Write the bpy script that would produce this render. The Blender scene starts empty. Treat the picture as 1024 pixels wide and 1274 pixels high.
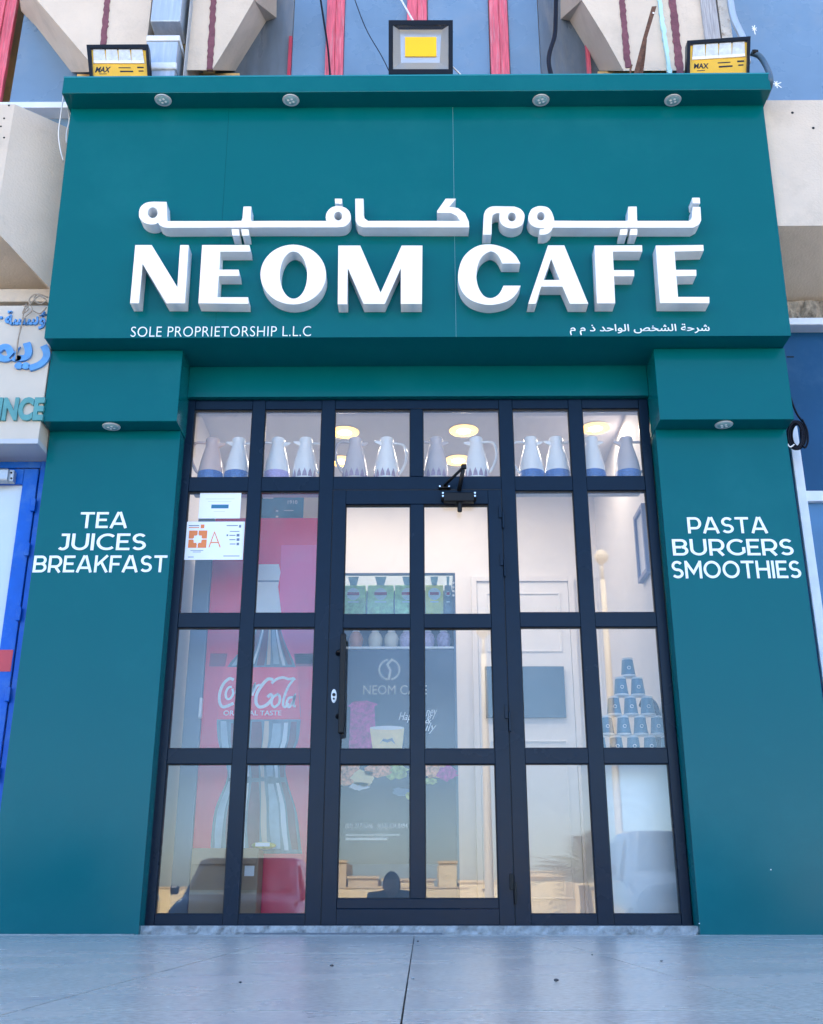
import bpy, bmesh, math, random
from mathutils import Vector, Matrix
R = math.radians
random.seed(7)
S = bpy.context.scene
C = S.collection

# ------------------------------------------------------------------ camera, sky, sun, exposure
F, CX, CY, CAMH, CAMD = 1306.0, 512.0, 637.0, 0.137, 5.0
PITCH, YAW = R(20.37), R(0.41)
cam = bpy.data.cameras.new('camera'); camo = bpy.data.objects.new('camera', cam); C.objects.link(camo)
camo.location = (0, -CAMD, CAMH); camo.rotation_euler = (R(90) + PITCH, 0, YAW)
cam.sensor_width = 36; cam.sensor_fit = 'AUTO'; cam.lens = 36 * F / 1274
cam.clip_start = 0.01; cam.clip_end = 2000
S.camera = camo

SUN_EL, SUN_ROT = R(52), R(-25)
world = bpy.data.worlds.new('World'); S.world = world; world.use_nodes = True
wn = world.node_tree.nodes; wl = world.node_tree.links
bg = wn['Background']
sky = wn.new('ShaderNodeTexSky'); sky.sky_type = 'NISHITA'; sky.sun_disc = False
sky.sun_elevation = SUN_EL; sky.sun_rotation = SUN_ROT; sky.dust_density = 1.1; sky.ozone_density = 5.0; sky.air_density = .95
wl.new(sky.outputs['Color'], bg.inputs['Color']); bg.inputs['Strength'].default_value = 0.13
sun = bpy.data.lights.new('sun', 'SUN'); sun.energy = 5.0; sun.angle = R(0.5); sun.color = (1, .95, .87)
so = bpy.data.objects.new('sun', sun); C.objects.link(so)
sd = Vector((math.sin(SUN_ROT) * math.cos(SUN_EL), math.cos(SUN_ROT) * math.cos(SUN_EL), math.sin(SUN_EL)))
so.rotation_euler = sd.to_track_quat('Z', 'Y').to_euler(); so.location = (0, 5, 20)
S.view_settings.view_transform = 'Standard'; S.view_settings.look = 'None'
S.view_settings.gamma = 1; S.view_settings.use_curve_mapping = False
S.view_settings.exposure = 2.48
S.cycles.max_bounces = 10; S.cycles.transparent_max_bounces = 16
S.cycles.use_denoising = True
try: S.cycles.sample_clamp_indirect = 6
except Exception: pass

# ------------------------------------------------------------------ measuring: a picture point onto a real plane
def ray(px, py):
    a = (px - CX) / F; b = (CY - py) / F
    y = math.cos(PITCH) - b * math.sin(PITCH); z = math.sin(PITCH) + b * math.cos(PITCH)
    return Vector((a * math.cos(YAW) - y * math.sin(YAW), a * math.sin(YAW) + y * math.cos(YAW), z))
def at(px, py, Y, s=0.0, z0=2.865):
    """point on the wall plane Y, or on a wall leaning s forward per metre of height"""
    r = ray(px, py)
    t = (Y + CAMD - s * (CAMH - z0)) / (r.y + s * r.z)
    return Vector((0, -CAMD, CAMH)) + r * t
def atz(px, py, Z):
    r = ray(px, py); return Vector((0, -CAMD, CAMH)) + r * ((Z - CAMH) / r.z)

# ------------------------------------------------------------------ materials
MATS = {}
def mat(name, col, rough=.5, metal=0.0, var=.0, vscale=6.0, bump=.0, bscale=40.0, spec=.5, coat=0.0, coatr=.1,
        emit=None, estr=0.0, stretch=None, stain=None, stain_amt=.0, stain_scale=2.0, rvar=.0):
    m = bpy.data.materials.new(name); m.use_nodes = True; N = m.node_tree.nodes; L = m.node_tree.links
    p = N['Principled BSDF']
    p.inputs['Base Color'].default_value = (*col, 1); p.inputs['Roughness'].default_value = rough
    p.inputs['Metallic'].default_value = metal; p.inputs['Specular IOR Level'].default_value = spec
    p.inputs['Coat Weight'].default_value = coat; p.inputs['Coat Roughness'].default_value = coatr
    if emit: p.inputs['Emission Color'].default_value = (*emit, 1); p.inputs['Emission Strength'].default_value = estr
    if var or bump or stain or rvar:
        tc = N.new('ShaderNodeTexCoord'); geo = N.new('ShaderNodeNewGeometry')
        mp = N.new('ShaderNodeMapping'); L.new(geo.outputs['Position'], mp.inputs['Vector'])
        if stretch: mp.inputs['Scale'].default_value = stretch
        last = None
        if var or stain:
            n = N.new('ShaderNodeTexNoise'); n.inputs['Scale'].default_value = vscale; n.inputs['Detail'].default_value = 6
            n.inputs['Roughness'].default_value = .6
            L.new(mp.outputs[0], n.inputs['Vector'])
            mr = N.new('ShaderNodeMapRange'); mr.inputs[1].default_value = .3; mr.inputs[2].default_value = .7
            mr.inputs[3].default_value = 1 - var; mr.inputs[4].default_value = 1 + var
            L.new(n.outputs['Fac'], mr.inputs[0])
            mx = N.new('ShaderNodeMix'); mx.data_type = 'RGBA'; mx.blend_type = 'MULTIPLY'; mx.inputs[0].default_value = 1
            mx.inputs[6].default_value = (*col, 1); L.new(mr.outputs[0], mx.inputs[7]); last = mx.outputs[2]
        if stain:
            n2 = N.new('ShaderNodeTexNoise'); n2.inputs['Scale'].default_value = stain_scale; n2.inputs['Detail'].default_value = 10
            n2.inputs['Roughness'].default_value = .72
            L.new(mp.outputs[0], n2.inputs['Vector'])
            r2 = N.new('ShaderNodeMapRange'); r2.inputs[1].default_value = .52; r2.inputs[2].default_value = .68
            r2.inputs[3].default_value = 0; r2.inputs[4].default_value = stain_amt; L.new(n2.outputs['Fac'], r2.inputs[0])
            m2 = N.new('ShaderNodeMix'); m2.data_type = 'RGBA'; L.new(r2.outputs[0], m2.inputs[0])
            L.new(last, m2.inputs[6]); m2.inputs[7].default_value = (*stain, 1); last = m2.outputs[2]
        if last: L.new(last, p.inputs['Base Color'])
        if rvar:
            n3 = N.new('ShaderNodeTexNoise'); n3.inputs['Scale'].default_value = 3; n3.inputs['Detail'].default_value = 8
            L.new(mp.outputs[0], n3.inputs['Vector'])
            r3 = N.new('ShaderNodeMapRange'); r3.inputs[3].default_value = max(0, rough - rvar); r3.inputs[4].default_value = rough + rvar
            L.new(n3.outputs['Fac'], r3.inputs[0]); L.new(r3.outputs[0], p.inputs['Roughness'])
        if bump:
            n4 = N.new('ShaderNodeTexNoise'); n4.inputs['Scale'].default_value = bscale; n4.inputs['Detail'].default_value = 8
            L.new(mp.outputs[0], n4.inputs['Vector'])
            bn = N.new('ShaderNodeBump'); bn.inputs['Strength'].default_value = bump; bn.inputs['Distance'].default_value = .01
            L.new(n4.outputs['Fac'], bn.inputs['Height']); L.new(bn.outputs[0], p.inputs['Normal'])
    MATS[name] = m
    return m
def glass(name, ior=1.5, tint=(1, 1, 1), rough=0.0, smear=.035):
    m = bpy.data.materials.new(name); m.use_nodes = True; N = m.node_tree.nodes; L = m.node_tree.links
    N.remove(N['Principled BSDF']); out = N['Material Output']
    fr = N.new('ShaderNodeFresnel'); fr.inputs['IOR'].default_value = ior
    tr = N.new('ShaderNodeBsdfTransparent'); tr.inputs['Color'].default_value = (*tint, 1)
    gl = N.new('ShaderNodeBsdfGlossy'); gl.inputs['Roughness'].default_value = rough
    mx = N.new('ShaderNodeMixShader'); L.new(fr.outputs[0], mx.inputs[0]); L.new(tr.outputs[0], mx.inputs[1]); L.new(gl.outputs[0], mx.inputs[2])
    df = N.new('ShaderNodeBsdfDiffuse'); df.inputs['Color'].default_value = (.8, .8, .8, 1)
    ge = N.new('ShaderNodeNewGeometry'); nz = N.new('ShaderNodeTexNoise'); nz.inputs['Scale'].default_value = 4; nz.inputs['Detail'].default_value = 9; nz.inputs['Distortion'].default_value = 1.5
    L.new(ge.outputs['Position'], nz.inputs['Vector'])
    mr = N.new('ShaderNodeMapRange'); mr.inputs[1].default_value = .45; mr.inputs[2].default_value = .8; mr.inputs[3].default_value = smear * .1; mr.inputs[4].default_value = smear
    L.new(nz.outputs['Fac'], mr.inputs[0])
    m3 = N.new('ShaderNodeMixShader'); L.new(mr.outputs[0], m3.inputs[0]); L.new(mx.outputs[0], m3.inputs[1]); L.new(df.outputs[0], m3.inputs[2])
    L.new(m3.outputs[0], out.inputs['Surface']); MATS[name] = m
    return m

TEAL = mat('teal_panel', (.0002, .110, .124), rough=.17, var=.03, vscale=1.5, bump=.06, bscale=1.3, spec=.165, rvar=.07, stain=(.006, .135, .150), stain_amt=.5, stain_scale=1.3)
TEALD = mat('teal_seam', (.002, .03, .04), rough=.6)
FRAME = mat('anthracite_frame', (.001, .010, .026), rough=.26, metal=0.0, spec=.19, bump=.03, bscale=260, var=.08, vscale=12, rvar=.06)
GAP = mat('rubber_gasket', (.006, .007, .009), rough=.6)
BLACK = mat('black_metal', (.004, .004, .005), rough=.4, spec=.25)
SCREW = mat('steel_screw', (.75, .75, .78), rough=.25, metal=1)
GLASS = glass('window_glass', 1.58, (.99, .995, .995))
WHITEL = mat('white_acrylic', (.92, .85, .76), rough=.35, var=.015, vscale=8)
WHITES = mat('white_letter_return', (.78, .80, .82), rough=.4, var=.05, vscale=14)
VINYL = mat('white_vinyl', (.86, .88, .90), rough=.4)
TILE = mat('pavement_tile', (.52, .50, .45), rough=.26, var=.22, vscale=75, bump=.05, bscale=120, spec=.5, stain=(.36, .36, .37), stain_amt=.6, stain_scale=3.2, rvar=.12)
GROUT = mat('tile_grout', (.03, .03, .034), rough=.9)
CABLE0 = None
MORTAR = mat('mortar', (.34, .34, .34), rough=.85, var=.35, vscale=22, bump=.8, bscale=50, stain=(.10, .09, .085), stain_amt=.8, stain_scale=9)
CREAM = mat('cream_render', (.74, .49, .20), rough=.85, var=.08, vscale=5, bump=.35, bscale=70, stain=(.36, .28, .19), stain_amt=.5, stain_scale=4)
PALE = mat('pale_render', (.585, .50, .41), rough=.85, var=.06, vscale=4, bump=.3, bscale=80, stain=(.42, .36, .29), stain_amt=.45, stain_scale=3.2)
SOFF = mat('ribbed_render', (.80, .66, .38), rough=.9, var=.14, vscale=5, bump=.45, bscale=30, stretch=(6, 1, .6), stain=(.34, .28, .18), stain_amt=.5, stain_scale=3)
WORN = mat('weathered_concrete', (.30, .26, .21), rough=.95, var=.4, vscale=30, bump=1.0, bscale=45, stain=(.035, .03, .025), stain_amt=.95, stain_scale=14)
GROOVE = mat('purple_brown_groove', (.16, .055, .075), rough=.8, var=.25, vscale=30, bump=.4, bscale=60)
BLUEG = mat('dusty_blue_glass', (.14, .235, .36), rough=.28, var=.10, vscale=2.5, spec=.6, stain=(.24, .29, .36), stain_amt=.35, stain_scale=1.6, rvar=.12, bump=.04, bscale=5)
REFLG = mat('dusty_grey_reflection_glass', (.11, .145, .19), rough=.3, var=.22, vscale=5, spec=.6, stain=(.22, .22, .215), stain_amt=.7, stain_scale=2.6, stretch=(2.4, 1, .5), rvar=.1)  # dusty glass with a dark grey reflection painted into its colour
NAVYG = mat('navy_panel', (.004, .06, .155), rough=.35, var=.10, vscale=3, spec=.25, stain=(.03, .10, .20), stain_amt=.5, stain_scale=2.5, rvar=.1, bump=.03, bscale=30)
PINK = mat('faded_red_frame', (.60, .10, .15), rough=.6, var=.35, vscale=9, stretch=(12, 4, .7), stain=(.62, .38, .42), stain_amt=.6, stain_scale=5)
REDF = mat('dark_red_frame', (.42, .03, .06), rough=.5, var=.15, vscale=9)
GALV = mat('galvanised_duct', (.40, .47, .55), rough=.4, metal=.35, var=.12, vscale=5, stretch=(7, 3, .5), stain=(.62, .66, .70), stain_amt=.6, stain_scale=3)
WPAINT = mat('white_frame_paint', (.66, .72, .80), rough=.45, var=.06, vscale=12)
PLANK = mat('grey_weathered_plank', (.34, .34, .36), rough=.85, var=.35, vscale=8, stretch=(14, 6, .8), bump=.5, bscale=10)
TERR = mat('speckled_concrete', (.60, .58, .54), rough=.9, var=.12, vscale=20, bump=.5, bscale=60, stain=(.22, .13, .07), stain_amt=.8, stain_scale=26)
RUST = mat('rusty_iron', (.11, .05, .03), rough=.85, var=.4, vscale=40, bump=.5, bscale=90)
BLUEP = mat('bright_blue_frame', (.0005, .10, .50), rough=.38, spec=.25, var=.10, vscale=10, stain=(.10, .24, .50), stain_amt=.35, stain_scale=6, bump=.05, bscale=50)
FROST = mat('frosted_glass', (.52, .60, .66), rough=.25, var=.05, vscale=2, spec=.6)
WALLW = mat('interior_white_paint', (.76, .74, .74), rough=.7, var=.015, vscale=2)
CEILM = mat('interior_ceiling_paint', (.66, .66, .72), rough=.8, var=.02, vscale=2)
FLOORI = mat('interior_floor_tile', (.62, .60, .58), rough=.35, var=.08, vscale=5)
CABLE = mat('black_cable', (.006, .008, .016), rough=.6, spec=.15)
CABLEW = mat('white_cable', (.70, .70, .70), rough=.5)
SIGNW = mat('old_white_sign', (.55, .49, .41), rough=.55, var=.05, vscale=5, stain=(.50, .46, .40), stain_amt=.35, stain_scale=5)
LBLUE = mat('faded_blue_letter', (.09, .28, .58), rough=.5, var=.15, vscale=20)
LTEAL = mat('faded_teal_letter', (.08, .27, .27), rough=.5, var=.12, vscale=20)
ROAD = mat('asphalt', (.055, .055, .058), rough=.9, var=.2, vscale=8, bump=.4, bscale=60)
SAND = mat('sandy_ground', (.48, .38, .26), rough=.95, var=.12, vscale=.4)

# ------------------------------------------------------------------ object helpers
WLOC = {}
def props(o, label=None, cat=None, group=None, kind=None):
    if label: o['label'] = label
    if cat: o['category'] = cat
    if group: o['group'] = group
    if kind: o['kind'] = kind
    return o
def thing(name, label, cat, loc, group=None):
    o = bpy.data.objects.new(name, None); C.objects.link(o); o.location = loc; o.empty_display_size = .1
    WLOC[o.name] = Vector(loc)
    return props(o, label, cat, group)
def link_mesh(name, me, m, parent=None, origin=None, smooth=False):
    """me has world coordinates; give it an origin at its own base"""
    xs = [v.co for v in me.vertices]
    if origin is None:
        origin = Vector(((min(v.x for v in xs) + max(v.x for v in xs)) / 2, (min(v.y for v in xs) + max(v.y for v in xs)) / 2, min(v.z for v in xs)))
    me.transform(Matrix.Translation(-origin))
    if isinstance(m, (list, tuple)):
        me.materials.clear()
        for k in m: me.materials.append(k)
    elif m: me.materials.clear(); me.materials.append(m)
    me.name = name
    if smooth:
        for p in me.polygons: p.use_smooth = True
    me.update()
    o = bpy.data.objects.new(name, me); C.objects.link(o)
    WLOC[o.name] = Vector(origin)
    if parent: o.parent = parent; o.location = origin - WLOC[parent.name]
    else: o.location = origin
    return o
def bm_obj(name, bm, m, parent=None, smooth=False, normals=True):
    if normals: bmesh.ops.recalc_face_normals(bm, faces=bm.faces)
    me = bpy.data.meshes.new(name); bm.to_mesh(me); bm.free()
    return link_mesh(name, me, m, parent, smooth=smooth)
def bm_box(bm, x0, x1, y0, y1, z0, z1, bev=0.0, seg=2, mi=0):
    r = bmesh.ops.create_cube(bm, size=1.0)
    vs = r['verts']
    for v in vs:
        v.co = Vector((x0 + (v.co.x + .5) * (x1 - x0), y0 + (v.co.y + .5) * (y1 - y0), z0 + (v.co.z + .5) * (z1 - z0)))
    es = set(e for v in vs for e in v.link_edges); fs = set(f for v in vs for f in v.link_faces)
    for f_ in fs: f_.material_index = mi
    if bev > 0:
        bmesh.ops.bevel(bm, geom=list(es), offset=min(bev, .45 * min(abs(x1 - x0), abs(y1 - y0), abs(z1 - z0))), segments=seg, affect='EDGES', profile=.5)
def box(name, x0, x1, y0, y1, z0, z1, m, parent=None, bev=0.0, seg=2):
    bm = bmesh.new(); bm_box(bm, min(x0, x1), max(x0, x1), min(y0, y1), max(y0, y1), min(z0, z1), max(z0, z1), bev, seg)
    return bm_obj(name, bm, m, parent)
def bm_prism(bm, front, back):
    a = [bm.verts.new(p) for p in front]; b = [bm.verts.new(p) for p in back]
    n = len(a); bm.faces.new(a); bm.faces.new(list(reversed(b)))
    for i in range(n): bm.faces.new((a[i], b[i], b[(i + 1) % n], a[(i + 1) % n]))
def prism(name, front, back, m, parent=None):
    bm = bmesh.new(); bm_prism(bm, front, back); return bm_obj(name, bm, m, parent)
def slab_px(name, pts, Y, depth, m, parent=None, s=0.0):
    f = [at(x, y, Y, s) for x, y in pts]
    return prism(name, f, [p + Vector((0, depth, 0)) for p in f], m, parent)
def bm_lathe(bm, prof, c, n=24, axis='Z'):
    rings = []
    for r, h in prof:
        ring = []
        for i in range(n):
            a = 2 * math.pi * i / n
            if axis == 'Z': p = Vector((c[0] + r * math.cos(a), c[1] + r * math.sin(a), c[2] + h))
            elif axis == 'Y': p = Vector((c[0] + r * math.cos(a), c[1] + h, c[2] + r * math.sin(a)))
            else: p = Vector((c[0] + h, c[1] + r * math.cos(a), c[2] + r * math.sin(a)))
            ring.append(bm.verts.new(p))
        rings.append(ring)
    for k in range(len(rings) - 1):
        for i in range(n):
            bm.faces.new((rings[k][i], rings[k][(i + 1) % n], rings[k + 1][(i + 1) % n], rings[k + 1][i]))
    bm.faces.new(list(reversed(rings[0]))); bm.faces.new(rings[-1])
def lathe(name, prof, c, m, parent=None, n=24, axis='Z', smooth=True):
    bm = bmesh.new(); bm_lathe(bm, prof, c, n, axis); o = bm_obj(name, bm, m, parent, smooth=smooth)
    if smooth:
        try: o.data.set_sharp_from_angle(angle=R(40))
        except Exception: pass
    return o
def smooth_path(pts, sub=6):
    P = [Vector(p) for p in pts]; out = []
    for i in range(len(P) - 1):
        p0 = P[max(i - 1, 0)]; p1 = P[i]; p2 = P[i + 1]; p3 = P[min(i + 2, len(P) - 1)]
        for k in range(sub):
            t = k / sub
            out.append(.5 * ((2 * p1) + (-p0 + p2) * t + (2 * p0 - 5 * p1 + 4 * p2 - p3) * t * t + (-p0 + 3 * p1 - 3 * p2 + p3) * t ** 3))
    out.append(P[-1]); return out
def bm_tube(bm, pts, r, n=8):
    P = [Vector(p) for p in pts]; rings = []
    up = None
    for i, p in enumerate(P):
        d = (P[min(i + 1, len(P) - 1)] - P[max(i - 1, 0)]).normalized()
        if up is None:
            up = Vector((0, 0, 1)) if abs(d.z) < .9 else Vector((1, 0, 0))
        a = d.cross(up).normalized(); b = a.cross(d).normalized(); up = b
        rr = r(i / (len(P) - 1)) if callable(r) else r
        rings.append([bm.verts.new(p + a * (rr * math.cos(2 * math.pi * k / n)) + b * (rr * math.sin(2 * math.pi * k / n))) for k in range(n)])
    for k in range(len(rings) - 1):
        for i in range(n): bm.faces.new((rings[k][i], rings[k][(i + 1) % n], rings[k + 1][(i + 1) % n], rings[k + 1][i]))
    bm.faces.new(list(reversed(rings[0]))); bm.faces.new(rings[-1])
def tube(name, pts, r, m, parent=None, n=8, sub=6):
    bm = bmesh.new(); bm_tube(bm, smooth_path(pts, sub) if sub else pts, r, n); return bm_obj(name, bm, m, parent, smooth=True)
def curve_mesh(cu):
    o = bpy.data.objects.new('tmp', cu); C.objects.link(o)
    dg = bpy.context.evaluated_depsgraph_get(); dg.update()
    me = bpy.data.meshes.new_from_object(o.evaluated_get(dg)); bpy.data.objects.remove(o); bpy.data.curves.remove(cu)
    return me
def text_mesh(body, extrude=0.0, offset=0.0, shear=0.0, spacing=1.0, bevel=0.0):
    cu = bpy.data.curves.new('tmp', 'FONT'); cu.body = body; cu.extrude = extrude; cu.offset = offset
    cu.shear = shear; cu.space_character = spacing; cu.bevel_depth = bevel; cu.resolution_u = 4
    return curve_mesh(cu)
def text_on(name, body, x0, x1, z0, z1, Y, m, parent, depth=.002, offset=0.0, shear=0.0, spacing=1.0, s=0.0, zr=2.865, keep=False):
    """flat lettering facing -Y, fitted into x0..x1, z0..z1 at depth Y (front face)"""
    me = text_mesh(body, .5, offset, shear, spacing)
    xs = [v.co.x for v in me.vertices]; ys = [v.co.y for v in me.vertices]
    ax, bx, ay, by = min(xs), max(xs), min(ys), max(ys)
    sx = (x1 - x0) / (bx - ax); sy = (z1 - z0) / (by - ay)
    for v in me.vertices:
        z = z0 + (v.co.y - ay) * sy
        v.co = Vector((x0 + (v.co.x - ax) * sx, Y - s * (z - zr) + (depth if v.co.z < 0 else 0.0), z))
    return link_mesh(name, me, m, parent)
def text_px(name, body, xa, ya, xb, yb, Y, m, parent, **k):
    """lettering fitted between the picture points (xa,ya) top left and (xb,yb) bottom right on the wall plane"""
    s = k.get('s', 0.0); a = at(xa, (ya + yb) / 2, Y, s); b = at(xb, (ya + yb) / 2, Y, s); t = at((xa + xb) / 2, ya, Y, s); u = at((xa + xb) / 2, yb, Y, s)
    return text_on(name, body, a.x, b.x, u.z, t.z, Y, m, parent, **k)
def flat_shape(loops, Yf, depth, s=0.0, bevel=0.0):
    """solid from closed loops of (X,Z): first outer, rest holes"""
    cu = bpy.data.curves.new('tmp', 'CURVE'); cu.dimensions = '2D'; cu.fill_mode = 'BOTH'; cu.extrude = .5
    for lp in loops:
        sp = cu.splines.new('POLY'); sp.points.add(len(lp) - 1); sp.use_cyclic_u = True
        for i, (x, z) in enumerate(lp): sp.points[i].co = (x, z, 0, 1)
    me = curve_mesh(cu)
    for v in me.vertices:
        z = v.co.y; back = v.co.z < 0
        v.co = Vector((v.co.x, Yf - s * (z - 2.865) + (depth if back else 0), z))
    return me
def ell(cx, cy, rx, ry, n=28, a0=0, a1=360):
    return [(cx + rx * math.cos(R(a0 + (a1 - a0) * i / n)), cy - ry * math.sin(R(a0 + (a1 - a0) * i / n))) for i in range(n if a1 - a0 == 360 else n + 1)]
def ribbon_bm(bm, pts, w, to3, depth=.003):
    """mitred stroke of width w through 2-D pts, mapped by to3(x,y,back)"""
    P = [Vector((p[0], p[1])) for p in pts]; L_, R_ = [], []
    for i, p in enumerate(P):
        d1 = (P[i] - P[i - 1]).normalized() if i > 0 else (P[1] - P[0]).normalized()
        d2 = (P[i + 1] - P[i]).normalized() if i < len(P) - 1 else d1
        n1 = Vector((-d1.y, d1.x)); n2 = Vector((-d2.y, d2.x)); n = (n1 + n2)
        if n.length < 1e-6: n = n1
        n.normalize(); k = min(1 / max(.35, n.dot(n1)), 2.2) * w / 2
        L_.append(p + n * k); R_.append(p - n * k)
    lf = [bm.verts.new(to3(p.x, p.y, 0)) for p in L_]; rf = [bm.verts.new(to3(p.x, p.y, 0)) for p in R_]
    lb = [bm.verts.new(to3(p.x, p.y, depth)) for p in L_]; rb = [bm.verts.new(to3(p.x, p.y, depth)) for p in R_]
    for i in range(len(P) - 1):
        bm.faces.new((lf[i], rf[i], rf[i + 1], lf[i + 1])); bm.faces.new((lb[i], lb[i + 1], rb[i + 1], rb[i]))
        bm.faces.new((lf[i], lf[i + 1], lb[i + 1], lb[i])); bm.faces.new((rf[i], rb[i], rb[i + 1], rf[i + 1]))
    bm.faces.new((lf[0], lb[0], rb[0], rf[0])); bm.faces.new((lf[-1], rf[-1], rb[-1], lb[-1]))
def copy_tree(o, parent=None):
    c = o.copy(); C.objects.link(c)
    if parent: c.parent = parent
    for ch in list(o.children): copy_tree(ch, c)
    return c

# Arabic letters joined by hand into their contextual forms
def AR(s):
    Fm = {'ا': ('\uFE8D', '\uFE8E', None, None), 'ة': ('\uFE93', '\uFE94', None, None), 'ح': ('\uFEA1', '\uFEA2', '\uFEA3', '\uFEA4'), 'خ': ('\uFEA5', '\uFEA6', '\uFEA7', '\uFEA8'),
         'د': ('\uFEA9', '\uFEAA', None, None), 'ذ': ('\uFEAB', '\uFEAC', None, None), 'ر': ('\uFEAD', '\uFEAE', None, None), 'س': ('\uFEB1', '\uFEB2', '\uFEB3', '\uFEB4'),
         'ش': ('\uFEB5', '\uFEB6', '\uFEB7', '\uFEB8'), 'ص': ('\uFEB9', '\uFEBA', '\uFEBB', '\uFEBC'), 'ل': ('\uFEDD', '\uFEDE', '\uFEDF', '\uFEE0'),
         'م': ('\uFEE1', '\uFEE2', '\uFEE3', '\uFEE4'), 'و': ('\uFEED', '\uFEEE', None, None), 'ؤ': ('\uFE85', '\uFE86', None, None), 'ي': ('\uFEF1', '\uFEF2', '\uFEF3', '\uFEF4')}
    out = []
    for i, c in enumerate(s):
        if c not in Fm: out.append(c); continue
        pv = i > 0 and s[i - 1] in Fm and Fm[s[i - 1]][2] is not None
        nx = i + 1 < len(s) and s[i + 1] in Fm and Fm[c][2] is not None
        out.append(Fm[c][3] if pv and nx else Fm[c][1] if pv else Fm[c][2] if nx else Fm[c][0])
    return ''.join(reversed(out))

# ------------------------------------------------------------------ SETTING: pavement, road, ground
pave = box('pavement', -7, 7, -4.62, .55, -.75, -.012, GROUT); props(pave, kind='structure')
WLOC[pave.name] = Vector(pave.location)
ys = [-4.60, -3.44, -1.77, -.10]
tile_cache = {}
for i in range(-9, 10):
    x0 = -.0225 + i * .5175
    for j in range(3):
        jx = random.uniform(-.001, .001)
        box('paving_tile', x0 + .0014, x0 + .5161, ys[j] + .004, ys[j + 1] - .004, -.012, random.uniform(-.0006, .0006), TILE, pave)
box('edge_strip', -4.9, 4.9, -.097, .034, -.012, .0004, TILE, pave)
box('wall_base_mortar', -2.6, -1.262, -.02, -.001, -.011, .003, MORTAR, pave)
kerb = box('kerb', -60, 60, -4.78, -4.625, -.75, .0, PALE, bev=.015); props(kerb, kind='structure')
rd = box('road', -120, 120, -12.5, -4.79, -.85, -.75, ROAD); props(rd, kind='structure')
gr = box('ground', -900, 900, -1200, 300, -1.0, -.854, SAND); props(gr, kind='structure')

for px, py in ((413, 1203), (299, 1224), (514, 1219), (692, 1222), (520, 1172), (737, 1189), (823, 1197)):
    q = atz(px, py, 0); bm = bmesh.new(); bmesh.ops.create_icosphere(bm, subdivisions=1, radius=1)
    k_ = random.uniform(.003, .006)
    for v in bm.verts: v.co = Vector((q.x + v.co.x * k_ * random.uniform(.7, 1.4), q.y + v.co.y * k_ * 1.5, .0012 + k_ * .4 + v.co.z * k_ * .5))
    o = bm_obj('pebble', bm, ROAD if px not in (514,) else MORTAR); props(o, 'tiny dark crumb of grit lying on the pavement tiles' if px != 514 else 'tiny pale crumb of grit on the pavement beside the centre joint', 'pebble', 'grit on the pavement' if px != 514 else None)

# ------------------------------------------------------------------ BUILDING that carries the shop
bld = thing('commercial_building', 'pale rendered commercial building with blue glass and chamfered piers above the teal shopfront', 'building', (0, .6, 0))
# the mass above and around (one shell), open where the cafe room is
box('upper_wall', -14, 14, .62, 9, 4.6, 14, CREAM, bld)  # unseen upper storeys, carried this high to shade the pavement
box('floor_slab', -14, 14, .34, 9, 3.05, 4.59, CREAM, bld)
box('wall_panel', -14, -2.6, .9, 9, -.1, 3.04, CREAM, bld)
box('wall_panel', 2.7, 14, .9, 9, -.1, 3.04, CREAM, bld)
# ribbed beams left and right of the sign
def beam(x_in, x_out, sgn, name, part_of):
    zt, zb = 4.369, 3.53
    YF, YC, YB = -.25, -.03, .33
    # front face, chamfer toward the sign, sloping soffit
    bm = bmesh.new()
    xc = x_in + sgn * .0
    f = {}
    P = dict(a=(x_out, YF, zt), b=(xc, YF, zt), c=(xc, YF, zb), d=(x_out, YF, zb),
             e=(xc - sgn * .27, YC, zt), g=(xc - sgn * .27, YC, zb - .245), h=(xc - sgn * .27, YB, zb - .20), i=(x_out, YB, zb - .116),
             j=(x_out, YB, zt), k=(xc - sgn * .27, YB, zt))
    V = {k_: bm.verts.new(p) for k_, p in P.items()}
    for q in ('abcd', 'becg', ): pass
    bm.faces.new([V[k_] for k_ in 'abcd']); bm.faces.new([V[k_] for k_ in ('b', 'e', 'g', 'c')])
    fs = bm.faces.new([V[k_] for k_ in ('c', 'g', 'h')]); fs2 = bm.faces.new([V[k_] for k_ in ('d', 'c', 'h', 'i')])
    fs.material_index = 1; fs2.material_index = 1
    bm.faces.new([V[k_] for k_ in ('e', 'k', 'h', 'g')]); bm.faces.new([V[k_] for k_ in ('a', 'j', 'k', 'e', 'b')])
    bm.faces.new([V[k_] for k_ in ('a', 'd', 'i', 'j')]); bm.faces.new([V[k_] for k_ in ('j', 'i', 'h', 'k')])
    return bm_obj(name, bm, [PALE, SOFF], part_of)
xl = at(19, 127, -.25).x
beam(xl, -14, -1, 'chamfered_beam', bld)
beam(1.75, 14, 1, 'chamfered_beam', bld)
# holes and chips on the beams
for px, py in ((11, 131), (5, 147), (1, 157), (5, 171)):
    p = at(px, py, -.252); lathe('drill_hole', [(.006, 0), (.006, .003)], (p.x, -.2515, p.z), BLACK, bld, n=8, axis='Y')
for px, py in ((986, 140), (1012, 159)):
    p = at(px, py, -.252); lathe('drill_hole', [(.008, 0), (.008, .003)], (p.x, -.2515, p.z), BLACK, bld, n=8, axis='Y')
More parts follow.
